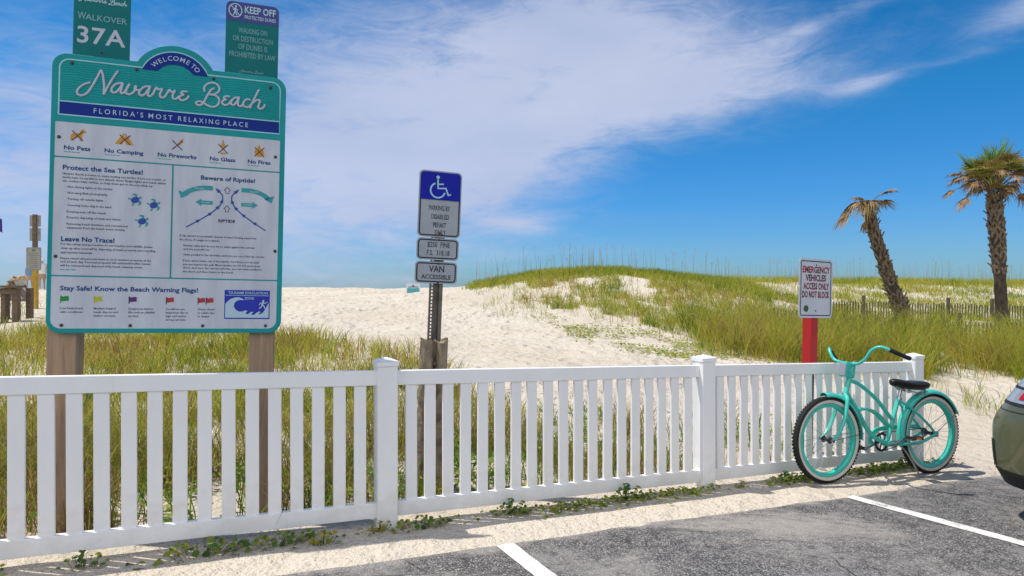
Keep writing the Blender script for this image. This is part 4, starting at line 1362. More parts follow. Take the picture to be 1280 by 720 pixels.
fr = MB()
def T(pts, r, n=12): fr.tube(catmull([(a, y, z) for a, y, z in pts], 7), r, n)
HT, HB2 = (0.936, 0, 0.842), (0.985, 0, 0.708)
T([HT, HB2], 0.0215)
T([(0.950, 0, 0.815), (0.865, 0, 0.795), (0.776, 0, 0.750), (0.625, 0, 0.645), (0.505, 0, 0.527), (0.448, 0, 0.476)], 0.0165)
T([(0.978, 0, 0.722), (0.905, 0, 0.635), (0.835, 0, 0.545), (0.755, 0, 0.430), (0.655, 0, 0.338), (0.515, 0, 0.284)], 0.0185)
for sg in (-1, 1):
    T([(0.845, 0.012 * sg, 0.565), (0.80, 0.018 * sg, 0.578), (0.72, 0.02 * sg, 0.570), (0.630, 0.02 * sg, 0.530), (0.535, 0.018 * sg, 0.455), (0.478, 0.012 * sg, 0.418)], 0.0105, 10)
    T([(0.385, 0.010 * sg, 0.640), (0.27, 0.042 * sg, 0.565), (0.12, 0.055 * sg, 0.455), (0.004, 0.058 * sg, 0.350)], 0.0105, 10)
    T([(0.50, 0.020 * sg, 0.283), (0.40, 0.046 * sg, 0.278), (0.20, 0.058 * sg, 0.285), (0.004, 0.058 * sg, 0.345)], 0.0125, 10)
    fr.box((0.0, 0.058 * sg, 0.345), (0.055, 0.006, 0.045))
T([(0.376, 0, 0.668), (0.515, 0, 0.284)], 0.0175)
fr.lathe([(0.0001, -0.036), (0.024, -0.036), (0.024, 0.036), (0.0001, 0.036)], 18, Matrix.Translation((0.515, 0, 0.284)) @ Matrix.Rotation(math.radians(90), 4, 'X'))
fr.build('frame', M_BIKE, bike, smooth=True)
fk = MB()
for sg in (-1, 1):
    fk.tube(catmull([(0.995, 0.020 * sg, 0.695), (1.012, 0.045 * sg, 0.665), (1.028, 0.052 * sg, 0.60), (1.056, 0.055 * sg, 0.50), (1.105, 0.056 * sg, 0.415), (1.18, 0.056 * sg, 0.345)], 7), [0.0165] * 20 + [0.0165 - 0.0004 * k for k in range(16)], 12)
fk.tube([(0.995, -0.03, 0.692), (0.995, 0.03, 0.692)], 0.019, 12)
fk.build('fork', M_BIKE, bike, smooth=True)
hs_ = MB()
d_ = (Vector(HT) - Vector(HB2)).normalized()
hs_.tube([Vector(HT), Vector(HT) + d_ * 0.015], 0.026, 16); hs_.tube([Vector(HB2) - d_ * 0.012, Vector(HB2)], 0.026, 16)
hs_.tube([Vector(HT) + d_ * 0.015, Vector(HT) + d_ * 0.135], 0.0125, 14)
hs_.build('headset', M_CHROME, bike, smooth=True)
# bracket box on the handlebar: turquoise sides, pale front
bx_ = MB(); Mb = Matrix.Rotation(math.radians(-9), 3, 'Y')
bx_.box((0.962, 0, 0.902), (0.105, 0.066, 0.125), Mb); bx = bx_.build('bracket_box', M_BIKE, bike, bevel=0.006)
b2 = MB(); b2.box(Vector((0.962, 0, 0.902)) + Mb @ Vector((0.054, 0, -0.002)), (0.006, 0.06, 0.100), Mb); b2.build('front_plate', mat('grey_plastic', (0.30, 0.30, 0.34), 0.35, var=0.1), bx, bevel=0.002)
b3 = MB()
for (xx, zz, r_) in ((-0.012, 0.022, 0.010), (-0.004, 0.0, 0.013), (-0.018, -0.022, 0.009)):
    poly(b3, [], 0) if False else b3.lathe([(0.0001, 0.0), (r_, 0.0), (r_, 0.0035), (0.0001, 0.0035)], 10, Matrix.Translation(Vector((0.962, 0.0335, 0.902)) + Mb @ Vector((xx, 0, zz))) @ Matrix.Rotation(math.radians(-90), 4, 'X'))
b3.build('rosette_emblem', mat('pale_emblem', (0.20, 0.62, 0.58), 0.3, var=0.1), bx)
hbz = MB()
barp = [(0.86, -0.262, 1.035), (0.915, -0.225, 1.062), (0.942, -0.19, 1.03), (0.948, -0.145, 0.978), (0.945, -0.08, 0.958), (0.943, 0, 0.953), (0.940, 0.08, 0.958), (0.938, 0.145, 1.000), (0.925, 0.195, 1.075), (0.897, 0.25, 1.103), (0.862, 0.298, 1.082), (0.80, 0.330, 1.052)]
hbz.tube(catmull(barp, 6), 0.0118, 12)
hbar = hbz.build('handlebar', M_BIKE, bike, smooth=True)
for pts in ([(0.862, 0.298, 1.084), (0.79, 0.333, 1.050), (0.715, 0.360, 1.018)], [(0.87, -0.256, 1.040), (0.80, -0.29, 1.00), (0.735, -0.315, 0.965)]):
    g = MB(); cp_ = catmull(pts, 5); g.tube(cp_, [0.0165 + (0.0015 if k % 2 else 0) for k in range(len(cp_))], 12); g.build('grip', M_TYRE, hbar, smooth=True)
# saddle
sd = MB()
rows = [(0.472, 0.020, 0.806, 0.035), (0.450, 0.032, 0.824, 0.066), (0.39, 0.040, 0.822, 0.075), (0.32, 0.055, 0.808, 0.078), (0.25, 0.082, 0.800, 0.075), (0.18, 0.106, 0.804, 0.084), (0.115, 0.104, 0.802, 0.080), (0.085, 0.070, 0.790, 0.05)]
pr, nv = [], 14
for (a, hw, zt, dep) in rows:
    for k in range(nv):
        an = 2 * math.pi * k / nv
        y = hw * math.copysign(abs(math.cos(an)) ** 0.7, math.cos(an)); s_ = math.sin(an)
        pr.append((a, y, zt - dep * 0.3 + (dep * 0.3 * s_ if s_ > 0 else dep * 0.7 * s_)))
fcs = [(i * nv + k, i * nv + (k + 1) % nv, (i + 1) * nv + (k + 1) % nv, (i + 1) * nv + k) for i in range(len(rows) - 1) for k in range(nv)]
fcs += [tuple(range(nv))[::-1], tuple((len(rows) - 1) * nv + k for k in range(nv))]
sd.add(pr, fcs)
sad = sd.build('saddle', M_SADD, bike, smooth=True, sharp=60, sub=1)
sp = MB()
for sg in (-1, 1):
    cx, cy = 0.165, 0.065 * sg
    sp.tube([(cx + 0.016 * math.cos(k * 0.9), cy + 0.016 * math.sin(k * 0.9), 0.690 + 0.0018 * k) for k in range(36)], 0.0032, 5)
    sp.tube(catmull([(0.43, 0.012 * sg, 0.765), (0.36, 0.025 * sg, 0.735), (0.27, 0.05 * sg, 0.715), (0.17, 0.065 * sg, 0.688)], 5), 0.0042, 6)
sp.tube([(0.347, -0.03, 0.733), (0.347, 0.03, 0.733)], 0.016, 10)
sp.build('saddle_springs', M_CHROME, sad)
mb = MB(); mb.tube([(0.350, 0, 0.742), (0.378, 0, 0.655)], 0.0135, 12); mb.tube([(0.372, 0, 0.662), (0.380, 0, 0.640)], 0.023, 12); mb.build('seat_post', M_CHROME, bike, smooth=True)


def fender(cx, a0, a1, name):
    mb = MB(); n = 40; prof = [(-0.036, -0.022), (-0.033, -0.006), (-0.022, 0.006), (0, 0.011), (0.022, 0.006), (0.033, -0.006), (0.036, -0.022)]
    vs = []
    for i in range(n + 1):
        a = math.radians(a0 + (a1 - a0) * i / n)
        for th in (0, 0.0015):
            for y, dr in prof:
                r = 0.366 + dr + th
                vs.append((cx + r * math.cos(a), y, WR + r * math.sin(a)))
    m = len(prof)
    fs = []
    for i in range(n):
        for L in (0, m):
            for k in range(m - 1):
                fs.append((i * 2 * m + L + k, i * 2 * m + L + k + 1, (i + 1) * 2 * m + L + k + 1, (i + 1) * 2 * m + L + k))
        for k in (0, m - 1):
            fs.append((i * 2 * m + k, i * 2 * m + m + k, (i + 1) * 2 * m + m + k, (i + 1) * 2 * m + k))
    for i in (0, n):
        for k in range(m - 1):
            fs.append((i * 2 * m + k, i * 2 * m + k + 1, i * 2 * m + m + k + 1, i * 2 * m + m + k))
    mb.add(vs, fs)
    return mb.build(name, M_BIKE, bike, smooth=True, sharp=60)
f1 = fender(0.0, -10, 156, 'fender'); f2 = fender(WB, 84, 183, 'fender')
mb = MB()
for sg in (-1, 1):
    mb.tube([(0.0, 0.062 * sg, 0.36), (-0.305, 0.038 * sg, 0.525)], 0.0028, 6)
mb.build('fender_stay', M_CHROME, f1)
mb = MB()
for sg in (-1, 1):
    mb.tube([(1.18, 0.062 * sg, 0.347), (0.818, 0.038 * sg, 0.385)], 0.0028, 6)
mb.build('fender_stay', M_CHROME, f2)
# drive train
MY = Matrix.Rotation(math.radians(90), 4, 'X')
cr_ = MB()
cr_.lathe([(0.060, -0.0015), (0.080, -0.0015), (0.080, 0.0015), (0.060, 0.0015)], 40, Matrix.Translation((0.515, -0.048, 0.284)) @ MY, closed=True)
for k in range(5):
    a = 2 * math.pi * k / 5
    cr_.tube([(0.515, -0.048, 0.284), (0.515 + 0.062 * math.cos(a), -0.048, 0.284 + 0.062 * math.sin(a))], 0.006, 6)
cr_.lathe([(0.025, -0.002), (0.036, -0.002), (0.036, 0.002), (0.025, 0.002)], 20, Matrix.Translation((0.0, -0.048, 0.345)) @ MY, closed=True)
for sg, (zc, zr) in ((1, (0.364, 0.381)), (-1, (0.204, 0.309))):
    cr_.tube([(0.515, -0.048, zc), (0.0, -0.048, zr)], 0.0042, 6)
cr_.build('chainring', M_DARK, bike)
gd = MB()
gp = catmull([(0.60, -0.062, 0.268), (0.628, -0.062, 0.300), (0.612, -0.062, 0.350), (0.545, -0.062, 0.388), (0.42, -0.062, 0.398), (0.22, -0.062, 0.400), (0.05, -0.062, 0.396)], 6)
L_ = []
for p, q in zip(gp, gp[1:] + [gp[-1] * 2 - gp[-2]]):
    d_ = (q - p).normalized(); n_ = Vector((-d_.z, 0, d_.x)) * 0.017
    L_.append((p + n_, p - n_))
vs = []
for a, b_ in L_:
    for y in (-0.006, 0.006):
        vs += [a + Vector((0, y, 0)), b_ + Vector((0, y, 0))]
fs = []
for i in range(len(L_) - 1):
    o = i * 4
    fs += [(o, o + 1, o + 5, o + 4), (o + 2, o + 3, o + 7, o + 6), (o, o + 2, o + 6, o + 4), (o + 1, o + 3, o + 7, o + 5)]
gd.add(vs, fs); gd.build('chain_guard', M_BIKE, bike, smooth=True, sharp=50)
for (y, ex_, ez_, sg) in ((0.062, 0.355, 0.345, 1), (-0.072, 0.675, 0.223, -1)):
    mb = MB(); mb.tube([(0.515, sg * 0.036, 0.284), (0.515, y, 0.284)], 0.012, 10)
    mb.tube([(0.515, y, 0.284), (ex_, y + sg * 0.008, ez_)], [0.012, 0.009], 10)
    ck = mb.build('crank', M_CHROME, bike, smooth=True)
    pd = MB(); c = (ex_, y + sg * 0.065, ez_)
    pd.box(c, (0.085, 0.085, 0.010)); pd.box((c[0] + 0.045, c[1], c[2]), (0.010, 0.09, 0.026)); pd.box((c[0] - 0.045, c[1], c[2]), (0.010, 0.09, 0.026)); pd.tube([(ex_, y, ez_), c], 0.007, 8)
    pp = pd.build('pedal', M_TYRE, ck, bevel=0.002)
mb = MB(); mb.box((0.355, 0.170, 0.345), (0.05, 0.004, 0.013)); mb.build('pedal_reflector', mat('amber_reflector', (0.75, 0.20, 0.01), 0.2, var=0.1), ck)
mb = MB(); mb.tube(catmull([(0.40, 0.030, 0.262), (0.37, 0.055, 0.225), (0.30, 0.075, 0.12), (0.235, 0.085, 0.012)], 4), 0.0075, 8); mb.tube([(0.235, 0.085, 0.012), (0.20, 0.087, 0.002)], 0.0085, 8); mb.build('kickstand', M_CHROME, bike, smooth=True)
# valve and front hub tag are too small to see; a small bolt row on the fork ends
for ax__, wh_ in ((1.18, w2), (0.0, w1)):
    mb = MB(); mb.lathe([(0.0001, -0.072), (0.011, -0.072), (0.011, 0.072), (0.0001, 0.072)], 8, Matrix.Translation((ax__, 0, 0.345)) @ MY); mb.build('axle', M_CHROME, wh_)

# ------------------------------------------------------------------ parked car (its rear corner shows at the right)
M_OLIVE = mat('olive_car_paint', (0.092, 0.094, 0.042), rough=0.28, var=0.08, vscale=2, coat=0.8)
M_PLAST = mat('black_car_plastic', (0.012, 0.012, 0.013), rough=0.6, var=0.3, bump=0.1, bscale=200)
M_GLASSD = mat('tinted_car_glass', (0.01, 0.012, 0.014), rough=0.05, spec=0.8, var=0.1)
M_LENS = mat('clear_lamp_lens', (0.30, 0.34, 0.38), rough=0.08, spec=0.8, var=0.25, vscale=14)
M_REDL = mat('red_lamp_lens', (0.50, 0.012, 0.012), rough=0.12, var=0.3, vscale=20)
M_ALLOY = mat('alloy_wheel', (0.30, 0.30, 0.31), rough=0.35, metal=0.8, var=0.1)
hx_, hy_ = 0.515, -0.857
CR = Vector((3.205 + 0.857 * 0.9, 4.43 + 0.515 * 0.9))
g0 = float(plane_z(CR.x, CR.y)); g1 = float(plane_z(CR.x + hx_ * 4.4, CR.y + hy_ * 4.4))
car = thing('parked_car', (CR.x, CR.y, g0), 'olive green estate car parked at the right, its rear corner beside the bicycle', 'car',
            rot=(0, -math.atan2(g1 - g0, 4.4), math.atan2(hy_, hx_)))
LV = [  # z, rear inset, front inset, half width
    (0.27, 0.06, 0.14, 0.85), (0.34, 0.02, 0.05, 0.89), (0.45, 0.008, 0.01, 0.90), (0.58, 0.0, 0.0, 0.90), (0.69, 0.0, 0.03, 0.90), (0.77, 0.045, 0.09, 0.895),
    (0.84, 0.085, 0.22, 0.885), (0.93, 0.135, 0.60, 0.87), (1.02, 0.19, 1.15, 0.85), (1.06, 0.21, 1.30, 0.825), (1.30, 0.42, 1.72, 0.70), (1.46, 0.62, 2.10, 0.62), (1.53, 0.85, 2.35, 0.52)]
_lz = np.array([l[0] for l in LV])
def _lev(z, k):
    # monotone smooth blend between the levels
    ys = [l[k] for l in LV]
    return float(np.mean([np.interp(z + o, _lz, ys) for o in (-0.045, -0.03, -0.015, 0, 0.015, 0.03, 0.045)]))
CL = 4.42


def car_pt(u, z, off=0.0):
    """u runs 0..1 round the plan outline starting at the middle of the right side, going back, round the tail, up the left side and round the nose"""
    ri, fi_, hw = (_lev(z, k) for k in (1, 2, 3))
    rr, rf = 0.30, 0.42
    x0, x1 = ri, CL - fi_
    segs = []
    mid = (x0 + x1) / 2
    P = [(mid, -hw)]
    P += [(x0 + rr - rr * math.sin(a), -hw + rr - rr * math.cos(a)) for a in np.linspace(0, math.pi / 2, 9)]
    P += [(x0 - 0.035, 0)]
    P += [(x0 + rr - rr * math.cos(a), hw - rr + rr * math.sin(a)) for a in np.linspace(0, math.pi / 2, 9)]
    P += [(mid, hw)]
    P += [(x1 - rf + rf * math.sin(a), hw - rf + rf * math.cos(a)) for a in np.linspace(0, math.pi / 2, 9)]
    P += [(x1 + 0.06, 0)]
    P += [(x1 - rf + rf * math.cos(a), -hw + rf - rf * math.sin(a)) for a in np.linspace(0, math.pi / 2, 9)]
    P += [(mid, -hw)]
    n = len(P) - 1
    t = (u % 1.0) * n
    i = int(t); f = t - i
    a, b_ = Vector(P[i]), Vector(P[i + 1])
    q = a + (b_ - a) * f
    if off:
        d_ = (b_ - a).normalized() if (b_ - a).length > 1e-6 else Vector((1, 0))
        q = q + Vector((d_.y, -d_.x)) * -off
    return Vector((q.x, q.y, z))


NU = 40
def car_patch(u0, u1, z0, z1, nu, nz, off):
    mb = MB(); vs = []
    for j in range(nz + 1):
        for i in range(nu + 1):
            vs.append(car_pt(u0 + (u1 - u0) * i / nu, z0 + (z1 - z0) * j / nz, off))
    m = nu + 1
    mb.add(vs, [(j * m + i, j * m + i + 1, (j + 1) * m + i + 1, (j + 1) * m + i) for j in range(nz) for i in range(nu)])
    return mb
def shell(zs, name, m, parent, captop=False, off=0.0):
    mb = MB(); vs = []
    for z in zs:
        for i in range(NU):
            vs.append(car_pt(i / NU, z, off))
    fs = [(j * NU + i, j * NU + (i + 1) % NU, (j + 1) * NU + (i + 1) % NU, (j + 1) * NU + i) for j in range(len(zs) - 1) for i in range(NU)]
    if captop:
        fs.append(tuple((len(zs) - 1) * NU + i for i in range(NU)))
    mb.add(vs, fs)
    return mb.build(name, m, parent, smooth=True, sharp=50)
shell([0.27, 0.30, 0.34, 0.36], 'lower_cladding', M_PLAST, car)
body = shell([0.36, 0.39, 0.45, 0.52, 0.58, 0.64, 0.69, 0.73, 0.77, 0.80, 0.84, 0.88, 0.93, 0.98, 1.02, 1.06], 'body', M_OLIVE, car)
shell([1.06, 1.14, 1.22, 1.30, 1.38, 1.46], 'windows', M_GLASSD, car)
shell([1.46, 1.50, 1.53], 'roof', M_OLIVE, car, captop=True)
um = MB(); um.box((CL / 2, 0, 0.26), (CL - 0.5, 1.5, 0.03)); um.build('underbody', M_PLAST, car)
for sgn, (ua, ub) in ((-1, (1 / 40, 9.5 / 40)), (1, (10.5 / 40, 19 / 40))):
    # wrap-round tail lamp: clear housing with a red band
    a, b_ = (0.92 / 40, 8.6 / 40) if sgn < 0 else (11.4 / 40, 19.08 / 40)
    ll = car_patch(a, b_, 0.835, 1.02, 16, 6, 0.006).build('tail_lamp', M_LENS, car, smooth=True)
    c, d_ = (0.94 / 40, 4.0 / 40) if sgn < 0 else (16.0 / 40, 19.06 / 40)
    car_patch(c, d_, 0.865, 0.935, 16, 3, 0.012).build('red_lens', M_REDL, ll, smooth=True)
    car_patch(a, b_, 0.822, 0.84, 16, 1, 0.007).build('lamp_gasket', M_PLAST, ll, smooth=True)
    car_patch(a, b_, 0.93, 0.945, 16, 1, 0.010).build('lamp_bar', M_PLAST, ll, smooth=True)
    e, f_ = (5.7 / 40, 7.2 / 40) if sgn < 0 else (12.8 / 40, 14.3 / 40)
    car_patch(e, f_, 0.38, 0.56, 6, 4, 0.004).build('bumper_vent', M_PLAST, car, smooth=True)
    h0, h1 = (31.5 / 40, 36 / 40) if sgn < 0 else (24 / 40, 28.5 / 40)
    car_patch(h0, h1, 0.66, 0.80, 10, 4, 0.006).build('headlight', M_LENS, car, smooth=True)
car_patch(0.0, 1.0, 0.362, 0.375, 80, 1, 0.006).build('lower_trim', M_PLAST, car, smooth=True)
car_patch(0.0, 20 / 40, 0.776, 0.782, 60, 1, 0.0025).build('bumper_seam', M_PLAST, car, smooth=True)
pl = car_patch(9.85 / 40, 10.15 / 40, 0.62, 0.73, 4, 2, 0.006).build('rear_plate', M_PANEL, car)
for wx in (0.86, 3.5):
    for sgn in (-1, 1):
        Mw = Matrix.Translation((wx, sgn * 0.80, 0.335)) @ Matrix.Rotation(math.radians(-90 * sgn), 4, 'X')
        arc_ = MB(); arc_.lathe([(0.0001, 0.085), (0.40, 0.085), (0.40, 0.112), (0.445, 0.112), (0.445, 0.06)], 40, Mw); arc_.build('wheel_arch', M_PLAST, car, smooth=True, sharp=40)
        wt = MB(); wt.lathe([(0.205, 0.10), (0.215, 0.118), (0.30, 0.125), (0.325, 0.112), (0.335, 0.08), (0.335, -0.09), (0.30, -0.11)], 40, Mw); wh = wt.build('wheel', M_TYRE, car, smooth=True)
        rm = MB(); rm.lathe([(0.205, 0.105), (0.195, 0.112), (0.185, 0.098)], 32, Mw)
        for k in range(5):
            a = 2 * math.pi * k / 5
            R4 = Mw @ Matrix.Rotation(a, 4, 'Z') @ Matrix.Translation((0.10, 0, 0.098)); rm.box(R4.translation, (0.19, 0.05, 0.012), R4.to_3x3())
        rm.lathe([(0.0001, 0.108), (0.035, 0.106), (0.04, 0.095)], 16, Mw); rm.build('rim', M_ALLOY, wh, smooth=True, sharp=40)

# ------------------------------------------------------------------ palms
M_TRUNK = mat('palm_trunk_fibre', (0.085, 0.062, 0.042), rough=0.95, col2=(0.04, 0.03, 0.02), vscale=14, bump=1.0, bscale=30, stretch=(1, 1, 0.4))
M_BOOT = mat('palm_leaf_boot', (0.27, 0.20, 0.13), rough=0.9, col2=(0.10, 0.07, 0.045), vscale=10, bump=0.6, bscale=40)
M_DEAD = mat('dead_palm_frond', (0.33, 0.215, 0.085), rough=0.8, col2=(0.12, 0.075, 0.035), vscale=5)
M_DRYF = None
def leaf_mat(name, a, b_, tr=0.35):
    m = mat(name, a, rough=0.5, col2=b_, vscale=4)
    t = NT(m.node_tree)
    pr = t.n['Principled BSDF']; out = [n for n in t.n if n.type == 'OUTPUT_MATERIAL'][0]
    tl = t.node('ShaderNodeBsdfTranslucent')
    src = pr.inputs['Base Color'].links[0].from_socket
    t.l.new(src, tl.inputs['Color'])
    mx = t.node('ShaderNodeMixShader'); mx.inputs[0].default_value = tr
    t.l.new(pr.outputs[0], mx.inputs[1]); t.l.new(tl.outputs[0], mx.inputs[2]); t.l.new(mx.outputs[0], out.inputs[0])
    return m
M_GREENF = leaf_mat('green_palm_frond', (0.22, 0.33, 0.04), (0.11, 0.21, 0.03), 0.45)
M_DRYF = leaf_mat('yellowing_palm_frond', (0.34, 0.32, 0.06), (0.22, 0.18, 0.05))
M_TANF = leaf_mat('tan_palm_frond', (0.34, 0.23, 0.08), (0.18, 0.13, 0.04))


def frond(parent, root, d, petiole, fan, n, spread, droop, m, tang=0.25, fold=0.35, arch=0.15, wid=0.042):
    d = Vector(d).normalized(); root = Vector(root)
    side = d.cross(Vector((0, 0, 1)))
    if side.length < 0.05: side = Vector((1, 0, 0))
    side.normalize(); nrm = side.cross(d).normalized()
    mb = MB()
    cp = catmull([root, root + d * petiole * 0.5 + Vector((0, 0, arch * petiole * 0.4)), root + d * petiole + Vector((0, 0, -droop * petiole * 0.4))], 4)
    mb.tube(cp, [0.016 - 0.008 * k / len(cp) for k in range(len(cp))], 5)
    hub = cp[-1]
    fd = (cp[-1] - cp[-2]).normalized()
    side = fd.cross(nrm).normalized()
    for k in range(n):
        a = math.radians(-spread + 2 * spread * (k + rnd.uniform(-.3, .3)) / max(n - 1, 1))
        L = fan * (0.62 + 0.38 * math.cos(a * 0.7)) * rnd.uniform(0.82, 1.08)
        ld = (fd * math.cos(a) + side * math.sin(a)).normalized()
        up2 = nrm * (fold * abs(math.sin(a)) * rnd.uniform(0.4, 1.3))
        pts = []
        for j in range(5):
            f = j / 4
            p = hub + (ld + up2) * L * f + Vector((0, 0, -1)) * droop * L * f ** 2 * rnd.uniform(0.85, 1.15) + Vector((rnd.gauss(0, 1), rnd.gauss(0, 1), rnd.gauss(0, 1))) * tang * 0.05 * f
            pts.append(p)
        wv = ld.cross(nrm).normalized()
        vs = []
        for j, p in enumerate(pts):
            w_ = wid * (0.45, 1.0, 0.8, 0.45, 0.04)[j] * 0.5
            tw = wv * w_ + nrm * w_ * rnd.uniform(-.5, .5)
            vs += [p - tw, p + tw]
        mb.add(vs, [(2 * j, 2 * j + 1, 2 * j + 3, 2 * j + 2) for j in range(4)])
    return mb.build('frond', m, parent)


def palm(name, label, path, radii, boots_from, fronds, seed):
    global rnd
    rnd = random.Random(seed)
    base = path[0].copy()
    o = thing(name, base, label, 'palm tree', 'dune palms')
    cp = [p - base for p in catmull(path, 8)]
    cp[0] -= Vector((0, 0, 0.3))
    rr = np.interp(np.linspace(0, 1, len(cp)), np.linspace(0, 1, len(radii)), radii)
    tb = MB(); tb.tube(cp, [r * rnd.uniform(0.95, 1.05) for r in rr], 16)
    tk = tb.build('trunk', M_TRUNK, o, smooth=True)
    # old leaf bases criss-crossing round the trunk
    bt = MB(); tot = len(cp) - 1
    k = 0; f = boots_from
    while f < 0.985:
        i = min(int(f * tot), tot - 1); q = cp[i].lerp(cp[i + 1], f * tot - i); t = (cp[i + 1] - cp[i]).normalized()
        r = float(np.interp(f, np.linspace(0, 1, len(radii)), radii))
        for c in range(6):
            if rnd.random() < 0.16: continue
            az = 2 * math.pi * (c + 0.5 * (k % 2)) / 6 + rnd.uniform(-.22, .22)
            e1 = t.cross(Vector((0, 1, 0))).normalized(); e2 = t.cross(e1)
            rad = e1 * math.cos(az) + e2 * math.sin(az); tan = t.cross(rad)
            L = rnd.uniform(0.13, 0.34) * (r / 0.2) ** 0.5; out = rnd.uniform(0.25, 1.05)
            for sg in (-1, 1):        # split boot: two legs leaning together
                q_ = q + t * rnd.uniform(-.03, .03)
                b0 = q_ + rad * r * 0.92 + tan * sg * r * 0.50 - t * 0.03
                b1 = q + rad * r * (1.06 + 0.05) + tan * sg * r * 0.20 + t * L * 0.55
                b2 = q + rad * (r * 1.05 + L * out * 0.42) + tan * sg * r * 0.04 + t * L
                w0, w1, w2 = 0.040 * r / 0.2, 0.034 * r / 0.2, 0.022
                vs = []
                for p, w_ in ((b0, w0), (b1, w1), (b2, w2)):
                    vs += [p + tan * w_, p - tan * w_, p - tan * w_ - rad * 0.03, p + tan * w_ - rad * 0.03]
                bt.add(vs, [(a_ + 4 * s_, (a_ + 1) % 4 + 4 * s_, (a_ + 1) % 4 + 4 + 4 * s_, a_ + 4 + 4 * s_) for s_ in (0, 1) for a_ in range(4)] + [(8, 9, 10, 11)])
        f += 0.125 * 0.9 / max((path[-1] - path[0]).length, 1) * (r / 0.2) ** 0.5 * 1.25; k += 1
    bt.build('leaf_boots', M_BOOT, tk)
    top = cp[-1]
    for (dx, dy, dz, pet, fan, n, spr, drp, mm) in fronds:
        frond(o, top + Vector((dx, dy, dz)) * 0.12, (dx, dy, dz), pet, fan, n, spr, drp, mm)
    return o, top


def ground_pt(x, y): return Vector((x, y, float(height(np.array(x), np.array(y), False))))
D2 = 18.2
b2_ = ground_pt(13.95, D2)
pth = [b2_, Vector((13.90, D2, -0.2)), Vector((13.84, D2, 0.9)), Vector((13.76, D2, 1.9)), Vector((13.70, D2, 2.72))]
G_, B_, N_ = M_GREENF, M_TANF, M_DEAD
_r = random.Random(4)
fr2 = []
for k in range(15):      # green fans in the heart and to the right
    az = _r.uniform(0, 6.28); tilt = _r.uniform(0.05, 0.9)
    fr2.append((0.28 + tilt * math.cos(az), tilt * math.sin(az), 0.95, _r.uniform(.30, .80), _r.uniform(.62, .90), 30, 72, _r.uniform(.0, .12), G_))
for k in range(20):      # yellowing fans around them
    az = 6.28 * k / 20 * 3 + _r.uniform(-.3, .3)
    fr2.append((math.cos(az) * .8, math.sin(az) * .8, _r.uniform(.6, 1.7), _r.uniform(.50, .90), _r.uniform(.42, .60), 32, 85, _r.uniform(.15, .45), (B_, M_DRYF, M_DRYF)[k % 3]))
for k in range(13):      # brown fans, curling at the ends of their stalks
    az = 6.28 * k / 13 + _r.uniform(-.3, .3)
    fr2.append((math.cos(az), math.sin(az), _r.uniform(.5, 1.25), _r.uniform(.65, .98), _r.uniform(.36, .50), 30, 78, _r.uniform(.5, .8), N_))
for k in range(8):       # short dead stubs round the heart
    az = 6.28 * k / 8 + _r.uniform(-.3, .3)
    fr2.append((math.cos(az), math.sin(az), _r.uniform(.4, .9), _r.uniform(.15, .4), _r.uniform(.28, .42), 24, 80, _r.uniform(.5, .9), B_ if k % 2 else N_))
fr2 += [(-1, -.2, .62, 1.0, .44, 32, 78, .45, N_), (-1, .1, .28, .98, .38, 28, 60, .55, N_), (-.95, -.3, .02, .95, .40, 28, 55, .6, N_), (-.9, .3, .8, .95, .42, 30, 75, .4, N_), (.95, -.3, .5, .9, .44, 30, 70, .6, N_), (1, .2, .25, .85, .44, 28, 65, .7, N_), (1, -.2, .8, .9, .5, 30, 75, .4, B_)]
p_, top_ = palm('palm_tree', 'upright palm tree with a green fan crown over brown drooping fronds', pth, [0.22, 0.155, 0.145, 0.165, 0.18, 0.17, 0.15], 0.40, fr2, 31)
sb = MB(); sb.tube([(-0.1, -0.1, 1.62), (-0.42, -0.15, 1.70), (-0.55, -0.15, 1.78)], [0.06, 0.035, 0.015], 6); sb.build('broken_stub', M_BOOT, p_)
D1 = 16.8
b1_ = ground_pt(10.36, D1)
pth = [b1_, Vector((10.12, D1, -0.35)), Vector((9.78, D1, 0.62)), Vector((9.50, D1, 1.48)), Vector((9.34, D1, 2.12))]
fr1 = [(-.7, -.2, .5, .24, .54, 30, 85, .7, N_), (-.8, .3, .25, .30, .56, 30, 80, .8, N_), (-.5, -.7, .4, .22, .50, 30, 85, .8, B_), (.55, -.1, .62, .44, .48, 28, 65, .35, N_), (.8, .2, .5, .40, .46, 26, 60, .5, N_), (-.1, -.6, .6, .16, .46, 30, 90, .7, B_),
       (-.95, 0, -.15, .42, .36, 24, 60, .7, N_), (.2, .5, .6, .18, .46, 28, 85, .7, B_), (-.25, -.2, -.7, .28, .26, 14, 30, .4, N_), (-.35, .2, .75, .16, .46, 30, 85, .5, B_), (.1, -.4, .4, .08, .30, 22, 85, .9, B_)]
palm('palm_tree', 'leaning palm tree with a shaggy trunk and a small dead brown crown', pth, [0.17, 0.155, 0.14, 0.125, 0.105], 0.03, fr1, 12)
rnd = random.Random(99)

